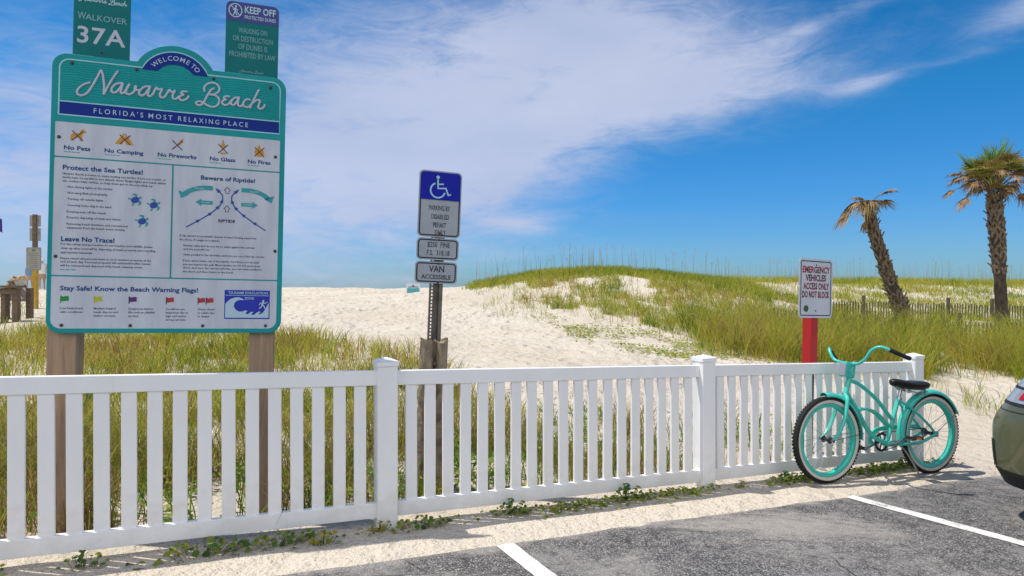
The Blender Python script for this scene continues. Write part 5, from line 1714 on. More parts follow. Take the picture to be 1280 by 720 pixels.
# ------------------------------------------------------------------ slatted sand fences on the dune
M_SLAT = wood_mat('grey_fence_slats', (0.165, 0.135, 0.095), (0.085, 0.068, 0.05), 'z', 1.2, 0.3)
def sand_fence(label, pts, slat_h, pitch, npost):
    P = [Vector(p) for p in pts]
    seg = [(b_ - a).length for a, b_ in zip(P, P[1:])]
    tot = sum(seg)
    def at(d):
        for a, b_, s_ in zip(P, P[1:], seg):
            if d <= s_: return a + (b_ - a) * (d / s_), (b_ - a).normalized()
            d -= s_
        return P[-1], (P[-1] - P[-2]).normalized()
    g = ground_pt(P[0].x, P[0].y)
    o = thing('sand_fence', g, label, 'fence', 'slatted sand fences')
    mb = MB(); wr = [[], [], []]
    d = 0
    while d < tot:
        q, t = at(d); h0 = ground_pt(q.x, q.y).z
        lean = rnd.uniform(-0.05, 0.05); hh = slat_h * rnd.uniform(0.93, 1.04)
        a = math.atan2(t.y, t.x) + rnd.uniform(-.15, .15)
        M = Matrix.Rotation(a, 3, 'Z') @ Matrix.Rotation(lean, 3, 'Y')
        mb.box(Vector((q.x, q.y, h0 + hh / 2 - 0.12)) - g, (0.038, 0.009, hh), M)
        for k in range(3): wr[k].append(Vector((q.x, q.y, h0 + slat_h * (0.2, 0.5, 0.78)[k] - 0.1)) - g)
        d += pitch * rnd.uniform(0.9, 1.12)
    mb.build('slat_panel', M_SLAT, o)
    for w_ in wr:
        wb = MB(); wb.tube(w_[::3], 0.003, 4); wb.build('wire', M_DARK, o)
    for k in range(npost):
        q, t = at(tot * (k + 0.3) / npost); h0 = ground_pt(q.x, q.y).z
        mb = MB(); n_ = Vector((-t.y, t.x, 0)) * 0.05
        mb.tube([Vector((q.x, q.y, h0 - 0.3)) - g + n_, Vector((q.x, q.y, h0 + slat_h + 0.06)) - g + n_], 0.05, 8); mb.build('post', M_SLAT, o, smooth=True, sharp=50)
    return o
sand_fence('grey slatted sand fence in front, running down through the grass before the palms', [(6.2, 15.6, 0), (8.8, 14.9, 0), (10.6, 14.4, 0), (12.2, 14.2, 0), (15.5, 14.2, 0)], 0.56, 0.085, 3)
sand_fence('grey slatted sand fence farther up the dune, level behind the leaning palm', [(8.6, 18.6, 0), (10.5, 18.9, 0), (13.0, 19.3, 0), (17.0, 19.6, 0)], 0.62, 0.088, 6)

# ------------------------------------------------------------------ things by the beach access at the far left
M_OLDW = wood_mat('old_deck_wood', (0.23, 0.16, 0.10), (0.11, 0.07, 0.045), 'x', 1.0, 0.5)
M_YEL = mat('yellow_post_paint', (0.55, 0.33, 0.03), rough=0.6, var=0.3, vscale=6)
M_PLATE = mat('grey_plate_back', (0.33, 0.33, 0.31), rough=0.5, metal=0.2, var=0.2, vscale=9)
Y_ = 16.0
gp_ = ground_pt((43 - 640) / 800 * Y_, Y_)
sp_ = thing('beach_rules_post', gp_, 'slim wood and yellow post with small grey plates near the boardwalk', 'sign', rot=(0, 0, math.radians(8)))
zt = (360 - 268) / 800 * Y_ - gp_.z; zm = (360 - 333) / 800 * Y_ - gp_.z
mb = MB(); mb.box((0.0, 0.03, (zt + zm) / 2), (0.085, 0.085, zt - zm)); mb.build('post', M_OLDW, sp_)
mb = MB(); mb.box((0.0, 0.03, (zm - 0.3) / 2), (0.105, 0.105, zm + 0.3)); mb.build('lower_post', M_YEL, sp_)
for z, hh in ((1.68, 0.28), (1.34, 0.32)):
    for sx in (-1, 1):
        mb = MB(); mb.box((sx * 0.085, 0.035, z - gp_.z), (0.085, 0.01, hh)); mb.build('upper_plate', M_PLATE, sp_)
mb = MB(); zc = (360 - 323.5) / 800 * Y_ - gp_.z
mb.prism([(x, z + zc) for x, z in rrect(-0.17, -0.285, 0.17, 0.285, 0.03, 4)], -0.03, -0.02)
pl = mb.build('rules_plate', mat('weathered_rules_plate', (0.36, 0.35, 0.30), 0.5, var=0.12), sp_)
lt = MB()
o_ = [(x, z + zc) for x, z in rrect(-0.15, -0.265, 0.15, 0.265, 0.02, 4)]; ribbon(lt, o_ + o_[:2], 0.01, -0.0325, None, False)
for k in range(8):
    hw = rnd.uniform(0.08, 0.125); ribbon(lt, [(-hw, zc + 0.14 - 0.05 * k), (hw, zc + 0.14 - 0.05 * k)], 0.014, -0.0325, None, False)
poly(lt, ell(0, zc + 0.21, 0.05, 0.03), -0.0325)
lt.build('faded_print', mat('faded_grey_print', (0.17, 0.17, 0.15), 0.6, var=0.2), pl)

Y_ = 13.6
gx0 = (-60 - 640) / 800 * Y_; gx1 = (22 - 640) / 800 * Y_
gb = ground_pt(gx1, Y_)
rl = thing('boardwalk_railing', gb, 'weathered timber boardwalk railing end at the left edge', 'railing')
ztop = 0.03 - gb.z
mb = MB(); mb.box(((gx0 - gx1) / 2, 0.05, ztop), (gx1 - gx0 + 0.1, 0.30, 0.045)); mb.build('top_board', M_OLDW, rl)
mb = MB(); mb.box(((gx0 - gx1) / 2, -0.02, ztop - 0.10), (gx1 - gx0, 0.05, 0.12)); mb.build('side_board', M_OLDW, rl)
for x in (-0.05, -0.30, -0.52, -0.95, -1.4):
    mb = MB(); mb.box((x, 0.03, (ztop - 0.42) / 2), (0.115 if x in (-0.05, -0.95) else 0.09, 0.10, ztop + 0.36)); mb.build('post', M_OLDW, rl)
for sy, x in ((0.45, -0.08), (0.45, -0.6)):
    mb = MB(); mb.box((x, sy, (ztop - 0.42) / 2), (0.1, 0.1, ztop + 0.36)); mb.build('rear_post', M_OLDW, rl)

# stack of folded beach chairs
Y_ = 24.0
gp_ = ground_pt((22 - 640) / 800 * Y_, Y_)
zt = (360 - 344) / 800 * Y_ - gp_.z
ch = thing('folded_chair_stack', gp_, 'heap of folded wooden beach chairs with tan and blue canvas beyond the railing', 'beach chairs')
cols = [mat('bare_chair_wood', (0.62, 0.42, 0.22), 0.7, var=0.3), mat('blue_grey_canvas', (0.13, 0.20, 0.29), 0.8, var=0.2), mat('cream_canvas', (0.60, 0.52, 0.40), 0.8, var=0.2), mat('dark_canvas', (0.14, 0.10, 0.08), 0.8, var=0.2), mat('bleached_wood', (0.74, 0.70, 0.62), 0.7, var=0.2)]
for k in range(22):
    f = k / 21
    x = -0.50 + 1.0 * f; ln = -1.05 * (f - 0.5) * 1.5
    mb = MB()
    M = Matrix.Rotation(ln + rnd.uniform(-.1, .1), 3, 'Y') @ Matrix.Rotation(rnd.uniform(-.3, .3), 3, 'X')
    L_ = zt * rnd.uniform(0.85, 1.12)
    mb.box((x * 0.55, rnd.uniform(-.3, .3), L_ * 0.45), (rnd.choice((0.035, 0.05, 0.07)), 0.05 if k % 3 else 0.35, L_), M)
    mb.build('folded_chair', cols[(0, 2, 4, 0, 2, 3, 0, 2, 4, 1, 3)[k % 11]], ch)


# far beachgoers
def person(label, x, y, hgt, facing, top, skin, hair, lower, stride, lean=0.0):
    g = ground_pt(x, y)
    o = thing('person', g, label, 'person', rot=(0, 0, facing))
    s = hgt / 1.7
    J = {'pel': (0, 0, .93), 'spine': (0, lean * .15, 1.15), 'chest': (0, lean * .3, 1.35), 'neck': (0, lean * .36, 1.47), 'head': (0, lean * .42 - .02, 1.60),
         'shl': (-.18, lean * .3, 1.40), 'shr': (.18, lean * .3, 1.40), 'ell': (-.23, .04 + lean * .3, 1.13), 'elr': (.23, -.06 + lean * .3, 1.13), 'hal': (-.22, -.08 + lean * .3, .90), 'har': (.22, -.16 + lean * .3, .93),
         'hil': (-.09, 0, .90), 'hir': (.09, 0, .90), 'knl': (-.10, -stride * .55, .50), 'knr': (.10, stride * .35, .49), 'anl': (-.10, -stride, .09), 'anr': (.10, stride * 1.1, .11), 'tol': (-.11, -stride - .16, .03), 'tor': (.11, stride * 1.1 - .15, .04)}
    R_ = dict(pel=.13, spine=.12, chest=.14, neck=.055, head=.10, shl=.06, shr=.06, ell=.042, elr=.042, hal=.035, har=.035, hil=.09, hir=.09, knl=.06, knr=.06, anl=.042, anr=.042, tol=.035, tor=.035)
    E_ = [('pel', 'spine'), ('spine', 'chest'), ('chest', 'neck'), ('neck', 'head'), ('chest', 'shl'), ('chest', 'shr'), ('shl', 'ell'), ('ell', 'hal'), ('shr', 'elr'), ('elr', 'har'), ('pel', 'hil'), ('pel', 'hir'), ('hil', 'knl'), ('hir', 'knr'), ('knl', 'anl'), ('knr', 'anr'), ('anl', 'tol'), ('anr', 'tor')]
    ks = list(J)
    me = bpy.data.meshes.new('body')
    me.from_pydata([tuple(c * s for c in J[k]) for k in ks], [(ks.index(a), ks.index(b_)) for a, b_ in E_], [])
    ob = finish('body', me, skin, o)
    sk = ob.modifiers.new('skin', 'SKIN')
    for i, k in enumerate(ks):
        v = me.skin_vertices[0].data[i]; v.radius = (R_[k] * s, R_[k] * s); v.use_root = (k == 'pel')
    su = ob.modifiers.new('sub', 'SUBSURF'); su.levels = 1; su.render_levels = 2
    def clothe(nm, rings, m):
        mb = MB(); n = 14; vs = []
        for (z, cy, rx, ry) in rings:
            vs += [(rx * s * math.cos(2 * math.pi * k / n), (cy + ry * math.sin(2 * math.pi * k / n)) * s, z * s) for k in range(n)]
        mb.add(vs, [(j * n + k, j * n + (k + 1) % n, (j + 1) * n + (k + 1) % n, (j + 1) * n + k) for j in range(len(rings) - 1) for k in range(n)])
        mb.build(nm, m, o, smooth=True)
    clothe('shirt', [(.88, 0, .19, .15), (1.1, lean * .12, .175, .15), (1.3, lean * .28, .20, .16), (1.42, lean * .33, .215, .12), (1.48, lean * .36, .09, .08)], top)
    clothe('shorts', [(.62, 0, .20, .17), (.8, 0, .20, .165), (.96, 0, .165, .14)], lower)
    mb = MB(); mb.lathe([(0.115 * s, 1.60 * s), (0.122 * s, 1.66 * s), (0.10 * s, 1.73 * s), (0.0001, 1.755 * s)], 14, Matrix.Translation((0, (lean * .42 - .01) * s, 0))); mb.build('hair', hair, o, smooth=True)
    return o
M_SKIN = mat('sunburnt_skin', (0.50, 0.29, 0.20), 0.6, var=0.1)
M_HAIRB = mat('brown_hair', (0.07, 0.045, 0.03), 0.7, var=0.2)
M_SHW = mat('white_cotton', (0.70, 0.70, 0.72), 0.8, var=0.06)
M_SHB = mat('light_blue_cotton', (0.12, 0.30, 0.52), 0.8, var=0.1)
M_SHORT = mat('tan_shorts', (0.42, 0.28, 0.18), 0.8, var=0.1)
person('person in a light blue top walking toward the beach, left of the yellow post', (37 - 640) / 800 * 30.0, 30.0, 1.22, 0.4, M_SHB, M_SKIN, M_HAIRB, M_SHORT, .16)
person('person in a white top walking toward the beach, right of the yellow post', (52.5 - 640) / 800 * 29.0, 29.0, 1.38, 0.6, M_SHW, M_SKIN, M_SHW, M_SHORT, .18)

# purple flag on a pole just beyond the left edge
Y_ = 22.0
gp_ = ground_pt(-18.05, Y_)
fg = thing('beach_flag', gp_, 'purple warning flag whose corner shows at the left edge above the railing', 'flag')
zf = (360 - 275) / 800 * Y_ - gp_.z
mb = MB(); mb.tube([(0, 0, -0.4), (0, 0, zf + 0.5)], 0.025, 10); mb.build('pole', M_GALV, fg, smooth=True)
mb = MB(); n = 10
vs = []
for i in range(n + 1):
    f = i / n; x = 0.03 + 0.50 * f
    vs += [(x, 0.05 * math.sin(f * 6), zf + 0.40 - 0.38 * f), (x, 0.05 * math.sin(f * 6 + .4), zf - 0.12 - 0.32 * f)]
mb.add(vs, [(2 * i, 2 * i + 1, 2 * i + 3, 2 * i + 2) for i in range(n)])
so = mb.build('flag_cloth', mat('purple_cloth', (0.06, 0.02, 0.24), 0.7, var=0.15), fg, smooth=True)
so.modifiers.new('solid', 'SOLIDIFY').thickness = 0.004

# little notice standing on the crest of the path
Y_ = 22.0
gp_ = ground_pt((516.5 - 640) / 800 * Y_, Y_)
nt_ = thing('beach_notice', gp_, 'tiny white and aqua notice board standing in the sand on the path crest', 'sign', rot=(0, 0, math.radians(6)))
zc = (360 - 362) / 800 * Y_ - gp_.z
mb = MB(); mb.prism(rrect(-0.235, zc - 0.21, 0.235, zc + 0.21, 0.02, 3), -0.01, 0.01); pl = mb.build('board', M_SHW, nt_)
mb = MB(); poly(mb, [(-0.205, zc - 0.13), (0.205, zc - 0.13), (0.205, zc + 0.05), (-0.205, zc + 0.05)], -0.0125); mb.build('aqua_print', mat('aqua_print', (0.08, 0.42, 0.46), 0.5, var=0.2), pl)
mb = MB(); poly(mb, [(-0.205, zc - 0.17), (0.205, zc - 0.17), (0.205, zc - 0.132), (-0.205, zc - 0.132)], -0.0125)
ribbon(mb, [(-0.17, zc + 0.09), (0.17, zc + 0.09)], 0.03, -0.0125, None, False); poly(mb, ell(0.0, zc + 0.125, 0.04, 0.035), -0.0125)
mb.build('blue_print', mat('deep_aqua_print', (0.03, 0.16, 0.36), 0.5, var=0.2), pl)
for x in (-0.18, 0.18):
    mb = MB(); mb.box((x, 0.022, (zc - 0.3) / 2), (0.03, 0.02, zc + 0.3)); mb.build('stake', M_OLDW, nt_)

# ------------------------------------------------------------------ grasses
def blade_material(name, stops, trans=0.4):
    m = bpy.data.materials.new(name)
    m.use_nodes = True
    t = NT(m.node_tree)
    b = t.n['Principled BSDF']
    at = t.node('ShaderNodeAttribute')
    at.attribute_name = 'tint'
    c = t.ramp(at.outputs['Fac'], stops)
    t.put(b.inputs['Base Color'], c)
    b.inputs['Roughness'].default_value = 0.55
    b.inputs['Specular IOR Level'].default_value = 0.25
    out = [n for n in t.n if n.type == 'OUTPUT_MATERIAL'][0]
    tl = t.node('ShaderNodeBsdfTranslucent')
    t.l.new(c, tl.inputs['Color'])
    mx = t.node('ShaderNodeMixShader')
    mx.inputs[0].default_value = trans
    t.l.new(b.outputs[0], mx.inputs[1]); t.l.new(tl.outputs[0], mx.inputs[2]); t.l.new(mx.outputs[0], out.inputs[0])
    return m


def raw_mesh(name, co, quads, tint, m):
    me = bpy.data.meshes.new(name)
    me.vertices.add(len(co)); me.vertices.foreach_set('co', co.astype(np.float32).ravel())
    me.loops.add(quads.size); me.loops.foreach_set('vertex_index', quads.astype(np.int32).ravel())
    me.polygons.add(len(quads))
    w = quads.shape[1]
    me.polygons.foreach_set('loop_start', np.arange(0, quads.size, w, dtype=np.int32))
    me.polygons.foreach_set('loop_total', np.full(len(quads), w, dtype=np.int32))
    me.update(calc_edges=True)
    a = me.attributes.new('tint', 'FLOAT', 'POINT'); a.data.foreach_set('value', tint.astype(np.float32))
    return finish(name, me, m)


def blades(name, X, Y, H, W, bend, tint, m, stiff=False):
    """arching grass blades: 4 levels, 2 verts each"""
    n = len(X)
    Z = height(X, Y) - 0.02
    az = rng.uniform(0, 2 * np.pi, n)
    dx, dy = np.cos(az), np.sin(az)
    wa = rng.uniform(0, 2 * np.pi, n)
    wx, wy = np.cos(wa), np.sin(wa)
    b = bend * rng.uniform(0.3, 1.5, n)
    lv = np.array([0, 0.36, 0.72, 1.0]); wl = np.array([0.8, 1.0, 0.65, 0.06])
    co = np.zeros((n, 4, 2, 3))
    for k in range(4):
        f = lv[k]
        out = H * b * f ** 1.8
        z = Z + H * f * np.sqrt(np.clip(1 - (b * f * 0.75) ** 2, 0.12, 1))
        for s_, sg in ((0, -1), (1, 1)):
            co[:, k, s_, 0] = X + dx * out + sg * wx * W * wl[k] / 2
            co[:, k, s_, 1] = Y + dy * out + sg * wy * W * wl[k] / 2
            co[:, k, s_, 2] = z
    base = (np.arange(n) * 8)[:, None, None]
    q = np.array([[0, 1, 3, 2], [2, 3, 5, 4], [4, 5, 7, 6]])[None]
    quads = (base + q).reshape(-1, 4)
    tv = np.repeat(tint, 8)
    o = raw_mesh(name, co.reshape(-1, 3), quads, tv, m)
    tag(o, kind='stuff')
    return o


def scatter(n, x0, x1, y0, y1, prob):
    X = rng.uniform(x0, x1, n); Y = rng.uniform(y0, y1, n)
    k = rng.uniform(0, 1, n) < prob(X, Y)
    return X[k], Y[k]


def clumped(X, Y, per, spread):
    """replace each point by a tuft"""
    X = np.repeat(X, per) + rng.normal(0, spread, len(X) * per)
    Y = np.repeat(Y, per) + rng.normal(0, spread, len(Y) * per)
    return X, Y


M_GRASS = blade_material('dune_grass_blade', GRASS_STOPS, 0.5)
# left-hand meadow between fence and path
_bx = np.array([-24, -9, -7, -4.3, -2.9, -1.7, -.9, -.35, .3, .8, 1.2]); _by = np.array([14, 12.6, 12.5, 11.6, 10.6, 9.6, 8.6, 7.6, 6.4, 5.7, 4.5])
def p_left(X, Y):
    t, s = ts(X, Y)
    e = np.interp(X, _bx, _by) + (fbm(X * 1.3, Y * 1.3, 5, 3) - 0.5) * 2.2
    inside = sstep(e - Y, -0.25, 0.9) * sstep(s, 4.9, 6.0)
    return inside * np.clip((7.5 / np.maximum(Y, 5)) ** 1.3, 0, 1) * (0.25 + 0.75 * sstep(fbm(X * 1.2, Y * 1.2, 8, 3), 0.42, 0.56))
X, Y = scatter(27000, -17, 1.2, 4.4, 14, p_left)
X, Y = clumped(X, Y, 7, 0.05)
n = len(X)
tn = fbm(X * 0.7, Y * 0.7, 15, 3)
blades('meadow_grass', X, Y, rng.uniform(0.14, 0.40, n) * (0.6 + 0.7 * fbm(X * 0.9, Y * 0.9, 33, 2)), rng.uniform(0.004, 0.008, n) * np.clip(Y / 6, 0.9, 1.8), rng.uniform(0.3, 0.8, n), np.clip(0.08 + 0.9 * tn + np.repeat(rng.normal(0, 0.22, n // 7), 7) + rng.normal(0, 0.12, n), 0, 1), M_GRASS)

# dry and green growth right behind the fence
def p_weed(X, Y):
    t, s = ts(X, Y)
    a = sstep(s, 4.05, 4.3) * (1 - sstep(s, 5.3, 6.3)) * sstep(t, -6, -3.5) * (1 - 0.3 * sstep(t, 0.9, 2.0)) * (1 - sstep(t, 3.6, 5.4))
    return a * sstep(fbm(X * 1.7, Y * 1.7, 18, 3), 0.47, 0.57)
X, Y = scatter(11000, -6, 4.5, 3.0, 8, p_weed)
X, Y = clumped(X, Y, 9, 0.05)
n = len(X); t_, s_ = ts(X, Y)
dry = (rng.uniform(0, 1, n) < 0.56)
blades('dry_undergrowth', X, Y, rng.uniform(0.16, 0.50, n) * (0.75 + 0.4 * sstep(s_, 4.3, 5.4)), rng.uniform(0.004, 0.008, n), rng.uniform(0.3, 0.9, n), np.where(dry, rng.uniform(0, 0.22, n), rng.uniform(0.5, 1, n)), M_GRASS)

# dune: ridge line, patches down the face
_rx = np.array([-1.9, -1.4, 0, 1.75, 4, 6.5, 9.2]); _ry = np.array([24.5, 24.3, 24.6, 24.6, 24.4, 24.6, 25.5])
_ddx = np.array([-1.6, -1.2, 0, 1.22, 2.1, 2.6, 3.1, 3.5, 4.1, 6, 9]); _ddy = np.array([23.6, 22.0, 19.3, 16.6, 14.3, 13.0, 11.9, 11.0, 10.5, 10.3, 10.3])
def p_ridge(X, Y):
    r = np.interp(X, _rx, _ry)
    d = Y - r
    return np.exp(-(d / np.where(d < 0, 1.15, 2.0)) ** 2) * sstep(X, -1.9, -0.9) * (1 - sstep(X, 8.2, 9.4)) * (0.55 + 0.45 * sstep(fbm(X * .8, Y * .8, 61, 3), 0.38, 0.55))
X, Y = scatter(20000, -2, 9.5, 21, 29, p_ridge)
X, Y = clumped(X, Y, 4, 0.10)
n = len(X)
blades('ridge_grass', X, Y, rng.uniform(0.14, 0.40, n), rng.uniform(0.010, 0.016, n), rng.uniform(0.2, 0.7, n), np.clip(0.42 + 0.55 * fbm(X * .7, Y * .7, 44, 3) + rng.normal(0, .16, n), 0, 1), M_GRASS)
def p_face(X, Y):
    lo = np.interp(X, _ddx, _ddy) + (fbm(X * 0.9, Y * 0.9, 71, 3) - 0.5) * 3.0
    hi = np.interp(X, _rx, _ry)
    e = Y - lo
    inside = sstep(e, -0.6, 0.8) * (1 - sstep(Y - hi, -0.5, 0.8)) * sstep(X, -1.8, -0.8)
    big = fbm(X * 0.75, Y * 0.35, 81, 3)
    fine = fbm(X * 1.5, Y * 0.6, 83, 3)
    cover = 0.30 + 0.14 * sstep(e, 0.5, 5) + 0.34 * sstep(big, 0.42, 0.58) + 0.05 * sstep(X, 2.5, 5)
    return inside * (0.04 + 0.96 * sstep(fine, 0.80 - cover * 0.75, 0.88 - cover * 0.75)) * np.clip(14 / Y, 0, 1)
X, Y = scatter(16000, -2, 10, 9.5, 26, p_face)
X, Y = clumped(X, Y, 7, 0.06)
n = len(X)
blades('dune_face_grass', X, Y, rng.uniform(0.08, 0.30, n) * np.where(rng.uniform(0, 1, n) < 0.06, 1.9, 1.0), rng.uniform(0.007, 0.012, n) * np.clip(Y / 14, .8, 1.5), rng.uniform(0.3, 0.8, n), np.clip(0.20 + 0.75 * fbm(X * .6, Y * .6, 47, 3) + np.repeat(rng.normal(0, .2, n // 7), 7) + rng.normal(0, .1, n), 0, 1), M_GRASS)

# the dense bright stand at the right, in front of the sand fences
_lx = np.array([3.2, 4.4, 5.4, 6.6, 8.4, 12, 30]); _ly = np.array([10.7, 10.5, 10.9, 10.35, 10.5, 10.5, 10.8])
def p_right(X, Y):
    lo = np.interp(X, _lx, _ly) + (fbm(X * 1.6, Y * 1.6, 91, 3) - 0.5) * 0.9
    up = np.interp(X, [3, 5, 7.5, 9, 14, 30], [13.0, 14.6, 15.6, 15.4, 15.8, 16.5])
    return sstep(Y - lo, -0.1, 0.5) * (1 - sstep(Y - up, -1.2, 0.8)) * np.clip((11.5 / Y) ** 1.5, 0, 1) * (0.10 + 0.90 * sstep(fbm(X * 1.1, Y * 0.8, 95, 4) + 0.12 * (1 - sstep(Y, 12, 15)), 0.42, 0.57)) * sstep(X, 3.0, 4.6)
X, Y = scatter(14000, 3, 22, 9.8, 18.5, p_right)
X, Y = clumped(X, Y, 10, 0.055)
n = len(X)
blades('tall_dune_grass', X, Y, rng.uniform(0.2, 0.8, n) * (0.6 + 0.8 * np.repeat(rng.uniform(0.2, 1, n // 10), 10)) , rng.uniform(0.005, 0.010, n) * np.clip(Y / 11, .9, 1.5), rng.uniform(0.35, 1.0, n), np.clip(0.22 + 0.6 * fbm(X * .6, Y * .6, 55, 3) + np.repeat(rng.normal(0, .2, n // 10), 10) + rng.normal(0, .1, n), 0, 1), M_GRASS)

# big arching bunches standing out of it
def bunches(name, n0, x0, x1, y0, y1, prob, per, hmin, hmax):
    X, Y = scatter(n0, x0, x1, y0, y1, prob)
    m_ = len(X); hh = np.repeat(rng.uniform(hmin, hmax, m_), per); tt = np.repeat(rng.uniform(0.0, 1.0, m_), per)
    X, Y = clumped(X, Y, per, 0.05); n = len(X)
    blades(name, X, Y, hh * rng.uniform(0.55, 1.05, n), rng.uniform(0.007, 0.013, n), rng.uniform(0.5, 1.2, n), np.clip(tt * 0.85 + rng.normal(0, .1, n), 0, 1), M_GRASS)
bunches('bunch_grass', 420, 3.5, 17, 10.3, 16, p_right, 34, 0.45, 0.85)
bunches('meadow_bunches', 700, -12, 0.5, 4.8, 13, p_left, 26, 0.28, 0.55)

# farther dunes at the right
def p_far(X, Y):
    a = sstep(X, 7.5, 9.5) * sstep(Y, 17.5, 19.5)
    crest = np.exp(-((Y - 32.5) / 2.6) ** 2)
    return a * np.maximum(0.85 * crest * (0.5 + 0.5 * sstep(fbm(X * .8, Y * .8, 66, 3), .4, .55)), 0.13 + 0.72 * sstep(fbm(X * 0.9, Y * .4, 103, 4), 0.45, 0.58))
X, Y = scatter(26000, 7.5, 36, 17, 37, p_far)
X, Y = clumped(X, Y, 5, 0.12)
n = len(X)
blades('far_dune_grass', X, Y, rng.uniform(0.10, 0.30, n) * np.where(Y > 31, 1.5, 1.0), rng.uniform(0.011, 0.019, n), rng.uniform(0.25, 0.7, n), np.clip(0.3 + 0.6 * fbm(X * .6, Y * .6, 57, 3) + rng.normal(0, .16, n), 0, 1), M_GRASS)
# thin tufts by the boardwalk and along the crest at the left
def p_thin(X, Y): return 0.5 * sstep(fbm(X * .6, Y * .6, 121, 3), .50, .62) * np.exp(-((Y - 14.5) / 2.0) ** 2) * (1 - sstep(X, -9, -6))
X, Y = scatter(5000, -26, -6, 11, 22, p_thin)
X, Y = clumped(X, Y, 7, 0.12); n = len(X)
blades('beach_tufts', X, Y, rng.uniform(0.2, 0.55, n), rng.uniform(0.008, 0.014, n), rng.uniform(0.3, 0.8, n), np.clip(rng.normal(.55, .2, n), 0, 1), M_GRASS)
X, Y = scatter(420, -1.8, 0.9, 15.5, 24, lambda X, Y: 0.5 * sstep(X + (Y - 17) * 0.12, -1.3, 0.8))
X2, Y2 = scatter(160, 6.2, 12, 6.6, 10.3, lambda X, Y: sstep(fbm(X * .8, Y * .8, 131, 3), .5, .6))
X, Y = clumped(np.r_[X, X2], np.r_[Y, Y2], 9, 0.09); n = len(X)
blades('sparse_sprigs', X, Y, rng.uniform(0.12, 0.36, n), rng.uniform(0.005, 0.009, n), rng.uniform(0.3, 1.0, n), np.clip(rng.normal(.6, .2, n), 0, 1), M_GRASS)

# sea oats: tall stalks with nodding seed heads
def sea_oats(X, Y, H):
    V, Qd, Tn = [], [], []
    for x, y, h in zip(X, Y, H):
        z = float(height(np.array(x), np.array(y), False))
        a = rnd.uniform(0, 6.28); lean = rnd.uniform(0.0, 0.14) * h
        w = 0.0065
        pts = [Vector((x + lean * f ** 1.7 * math.cos(a), y + lean * f ** 1.7 * math.sin(a), z + h * f)) for f in (0, .35, .7, 1)]
        b = len(V)
        for j, p in enumerate(pts):
            ww = w * (1, .8, .6, .4)[j]
            V += [(p.x - ww, p.y, p.z), (p.x + ww, p.y, p.z)]; Tn += [0.3, 0.3]
        Qd += [(b + 2 * j, b + 2 * j + 1, b + 2 * j + 3, b + 2 * j + 2) for j in range(3)]
        if rnd.random() < 0.40:
            tip = pts[-1]; d_ = Vector((math.cos(a) * .2, math.sin(a) * .2, .8)).normalized()
            for k in range(9):
                f = k / 9
                c = tip + d_ * 0.20 * f - Vector((0, 0, 0.04 * f * f)) + Vector((rnd.gauss(0, .016), rnd.gauss(0, .016), rnd.gauss(0, .012)))
                e = Vector((rnd.gauss(0, 1), rnd.gauss(0, .4), rnd.gauss(0, 1) - .6)).normalized() * 0.019
                g_ = Vector((e.z, 0, -e.x)) * 0.45
                b = len(V); V += [tuple(c - e), tuple(c + g_), tuple(c + e), tuple(c - g_)]; Tn += [0.0] * 4; Qd.append((b, b + 1, b + 2, b + 3))
    o = raw_mesh('sea_oats', np.array(V), np.array(Qd), np.array(Tn), blade_material('sea_oat_stalk', [(0, (0.46, 0.36, 0.18)), (1, (0.20, 0.20, 0.06))], 0.25))
    tag(o, kind='stuff')
X1, Y1 = scatter(900, -1.6, 9, 22, 27, lambda X, Y: 0.40 * np.exp(-((Y - np.interp(X, _rx, _ry)) / 1.6) ** 2) * (0.45 + 0.55 * np.exp(-((X - 2.6) / 2.2) ** 2)))
X2, Y2 = scatter(800, 8.5, 34, 29, 35.5, lambda X, Y: 0.38 + 0 * X)
X3, Y3 = scatter(160, 2, 9, 11.5, 20, lambda X, Y: 0.35 + 0 * X)
H = np.r_[rng.uniform(.5, 1.15, len(X1)), rng.uniform(.55, 1.2, len(X2)), rng.uniform(.5, .9, len(X3))]
sea_oats(np.r_[X1, X2, X3], np.r_[Y1, Y2, Y3], H)


# creeping broad-leaved ground cover
def leaf_cover(name, X, Y, R, lift, m, tint):
    n = len(X)
    Z = height(X, Y) + lift
    k = 6
    az = rng.uniform(0, 2 * np.pi, n); tl = rng.uniform(0.1, 0.9, n); ta = rng.uniform(0, 2 * np.pi, n)
    co = np.zeros((n, k, 3))
    for j in range(k):
        a = az + 2 * np.pi * j / k
        lx, ly = np.cos(a) * R, np.sin(a) * R * 0.85
        d = (lx * np.cos(ta) + ly * np.sin(ta))
        co[:, j, 0] = X + lx - d * (1 - np.cos(tl)) * np.cos(ta)
        co[:, j, 1] = Y + ly - d * (1 - np.cos(tl)) * np.sin(ta)
        co[:, j, 2] = Z + d * np.sin(tl)
    idx = (np.arange(n) * k)[:, None] + np.arange(k)[None]
    o = raw_mesh(name, co.reshape(-1, 3), idx, np.repeat(tint, k), m)
    tag(o, kind='stuff')
M_COVER = blade_material('creeper_leaf', [(0.0, (0.30, 0.20, 0.05)), (0.25, (0.38, 0.36, 0.04)), (0.6, (0.22, 0.32, 0.035)), (1.0, (0.09, 0.18, 0.02))], 0.4)
_cx = np.array([0.3, 0.85, 1.2, 1.66, 2.04, 2.78, 3.41, 4.5, 6]); _cy = np.array([15.2, 13.6, 12.0, 11.1, 10.2, 10.0, 9.6, 9.9, 10.2])
def p_creep(X, Y):
    lo = np.interp(X, _cx, _cy)
    return sstep(Y - lo, -0.5, 0.5) * (1 - sstep(Y - lo, 1.4, 4.2)) * sstep(X, 0.3, 1.2) * (1 - sstep(X, 4.8, 6.2)) * sstep(fbm(X * 1.6, Y * 1.2, 151, 4), 0.45, 0.60)
X, Y = scatter(26000, 0.2, 6.2, 9.2, 17.5, p_creep); n = len(X)
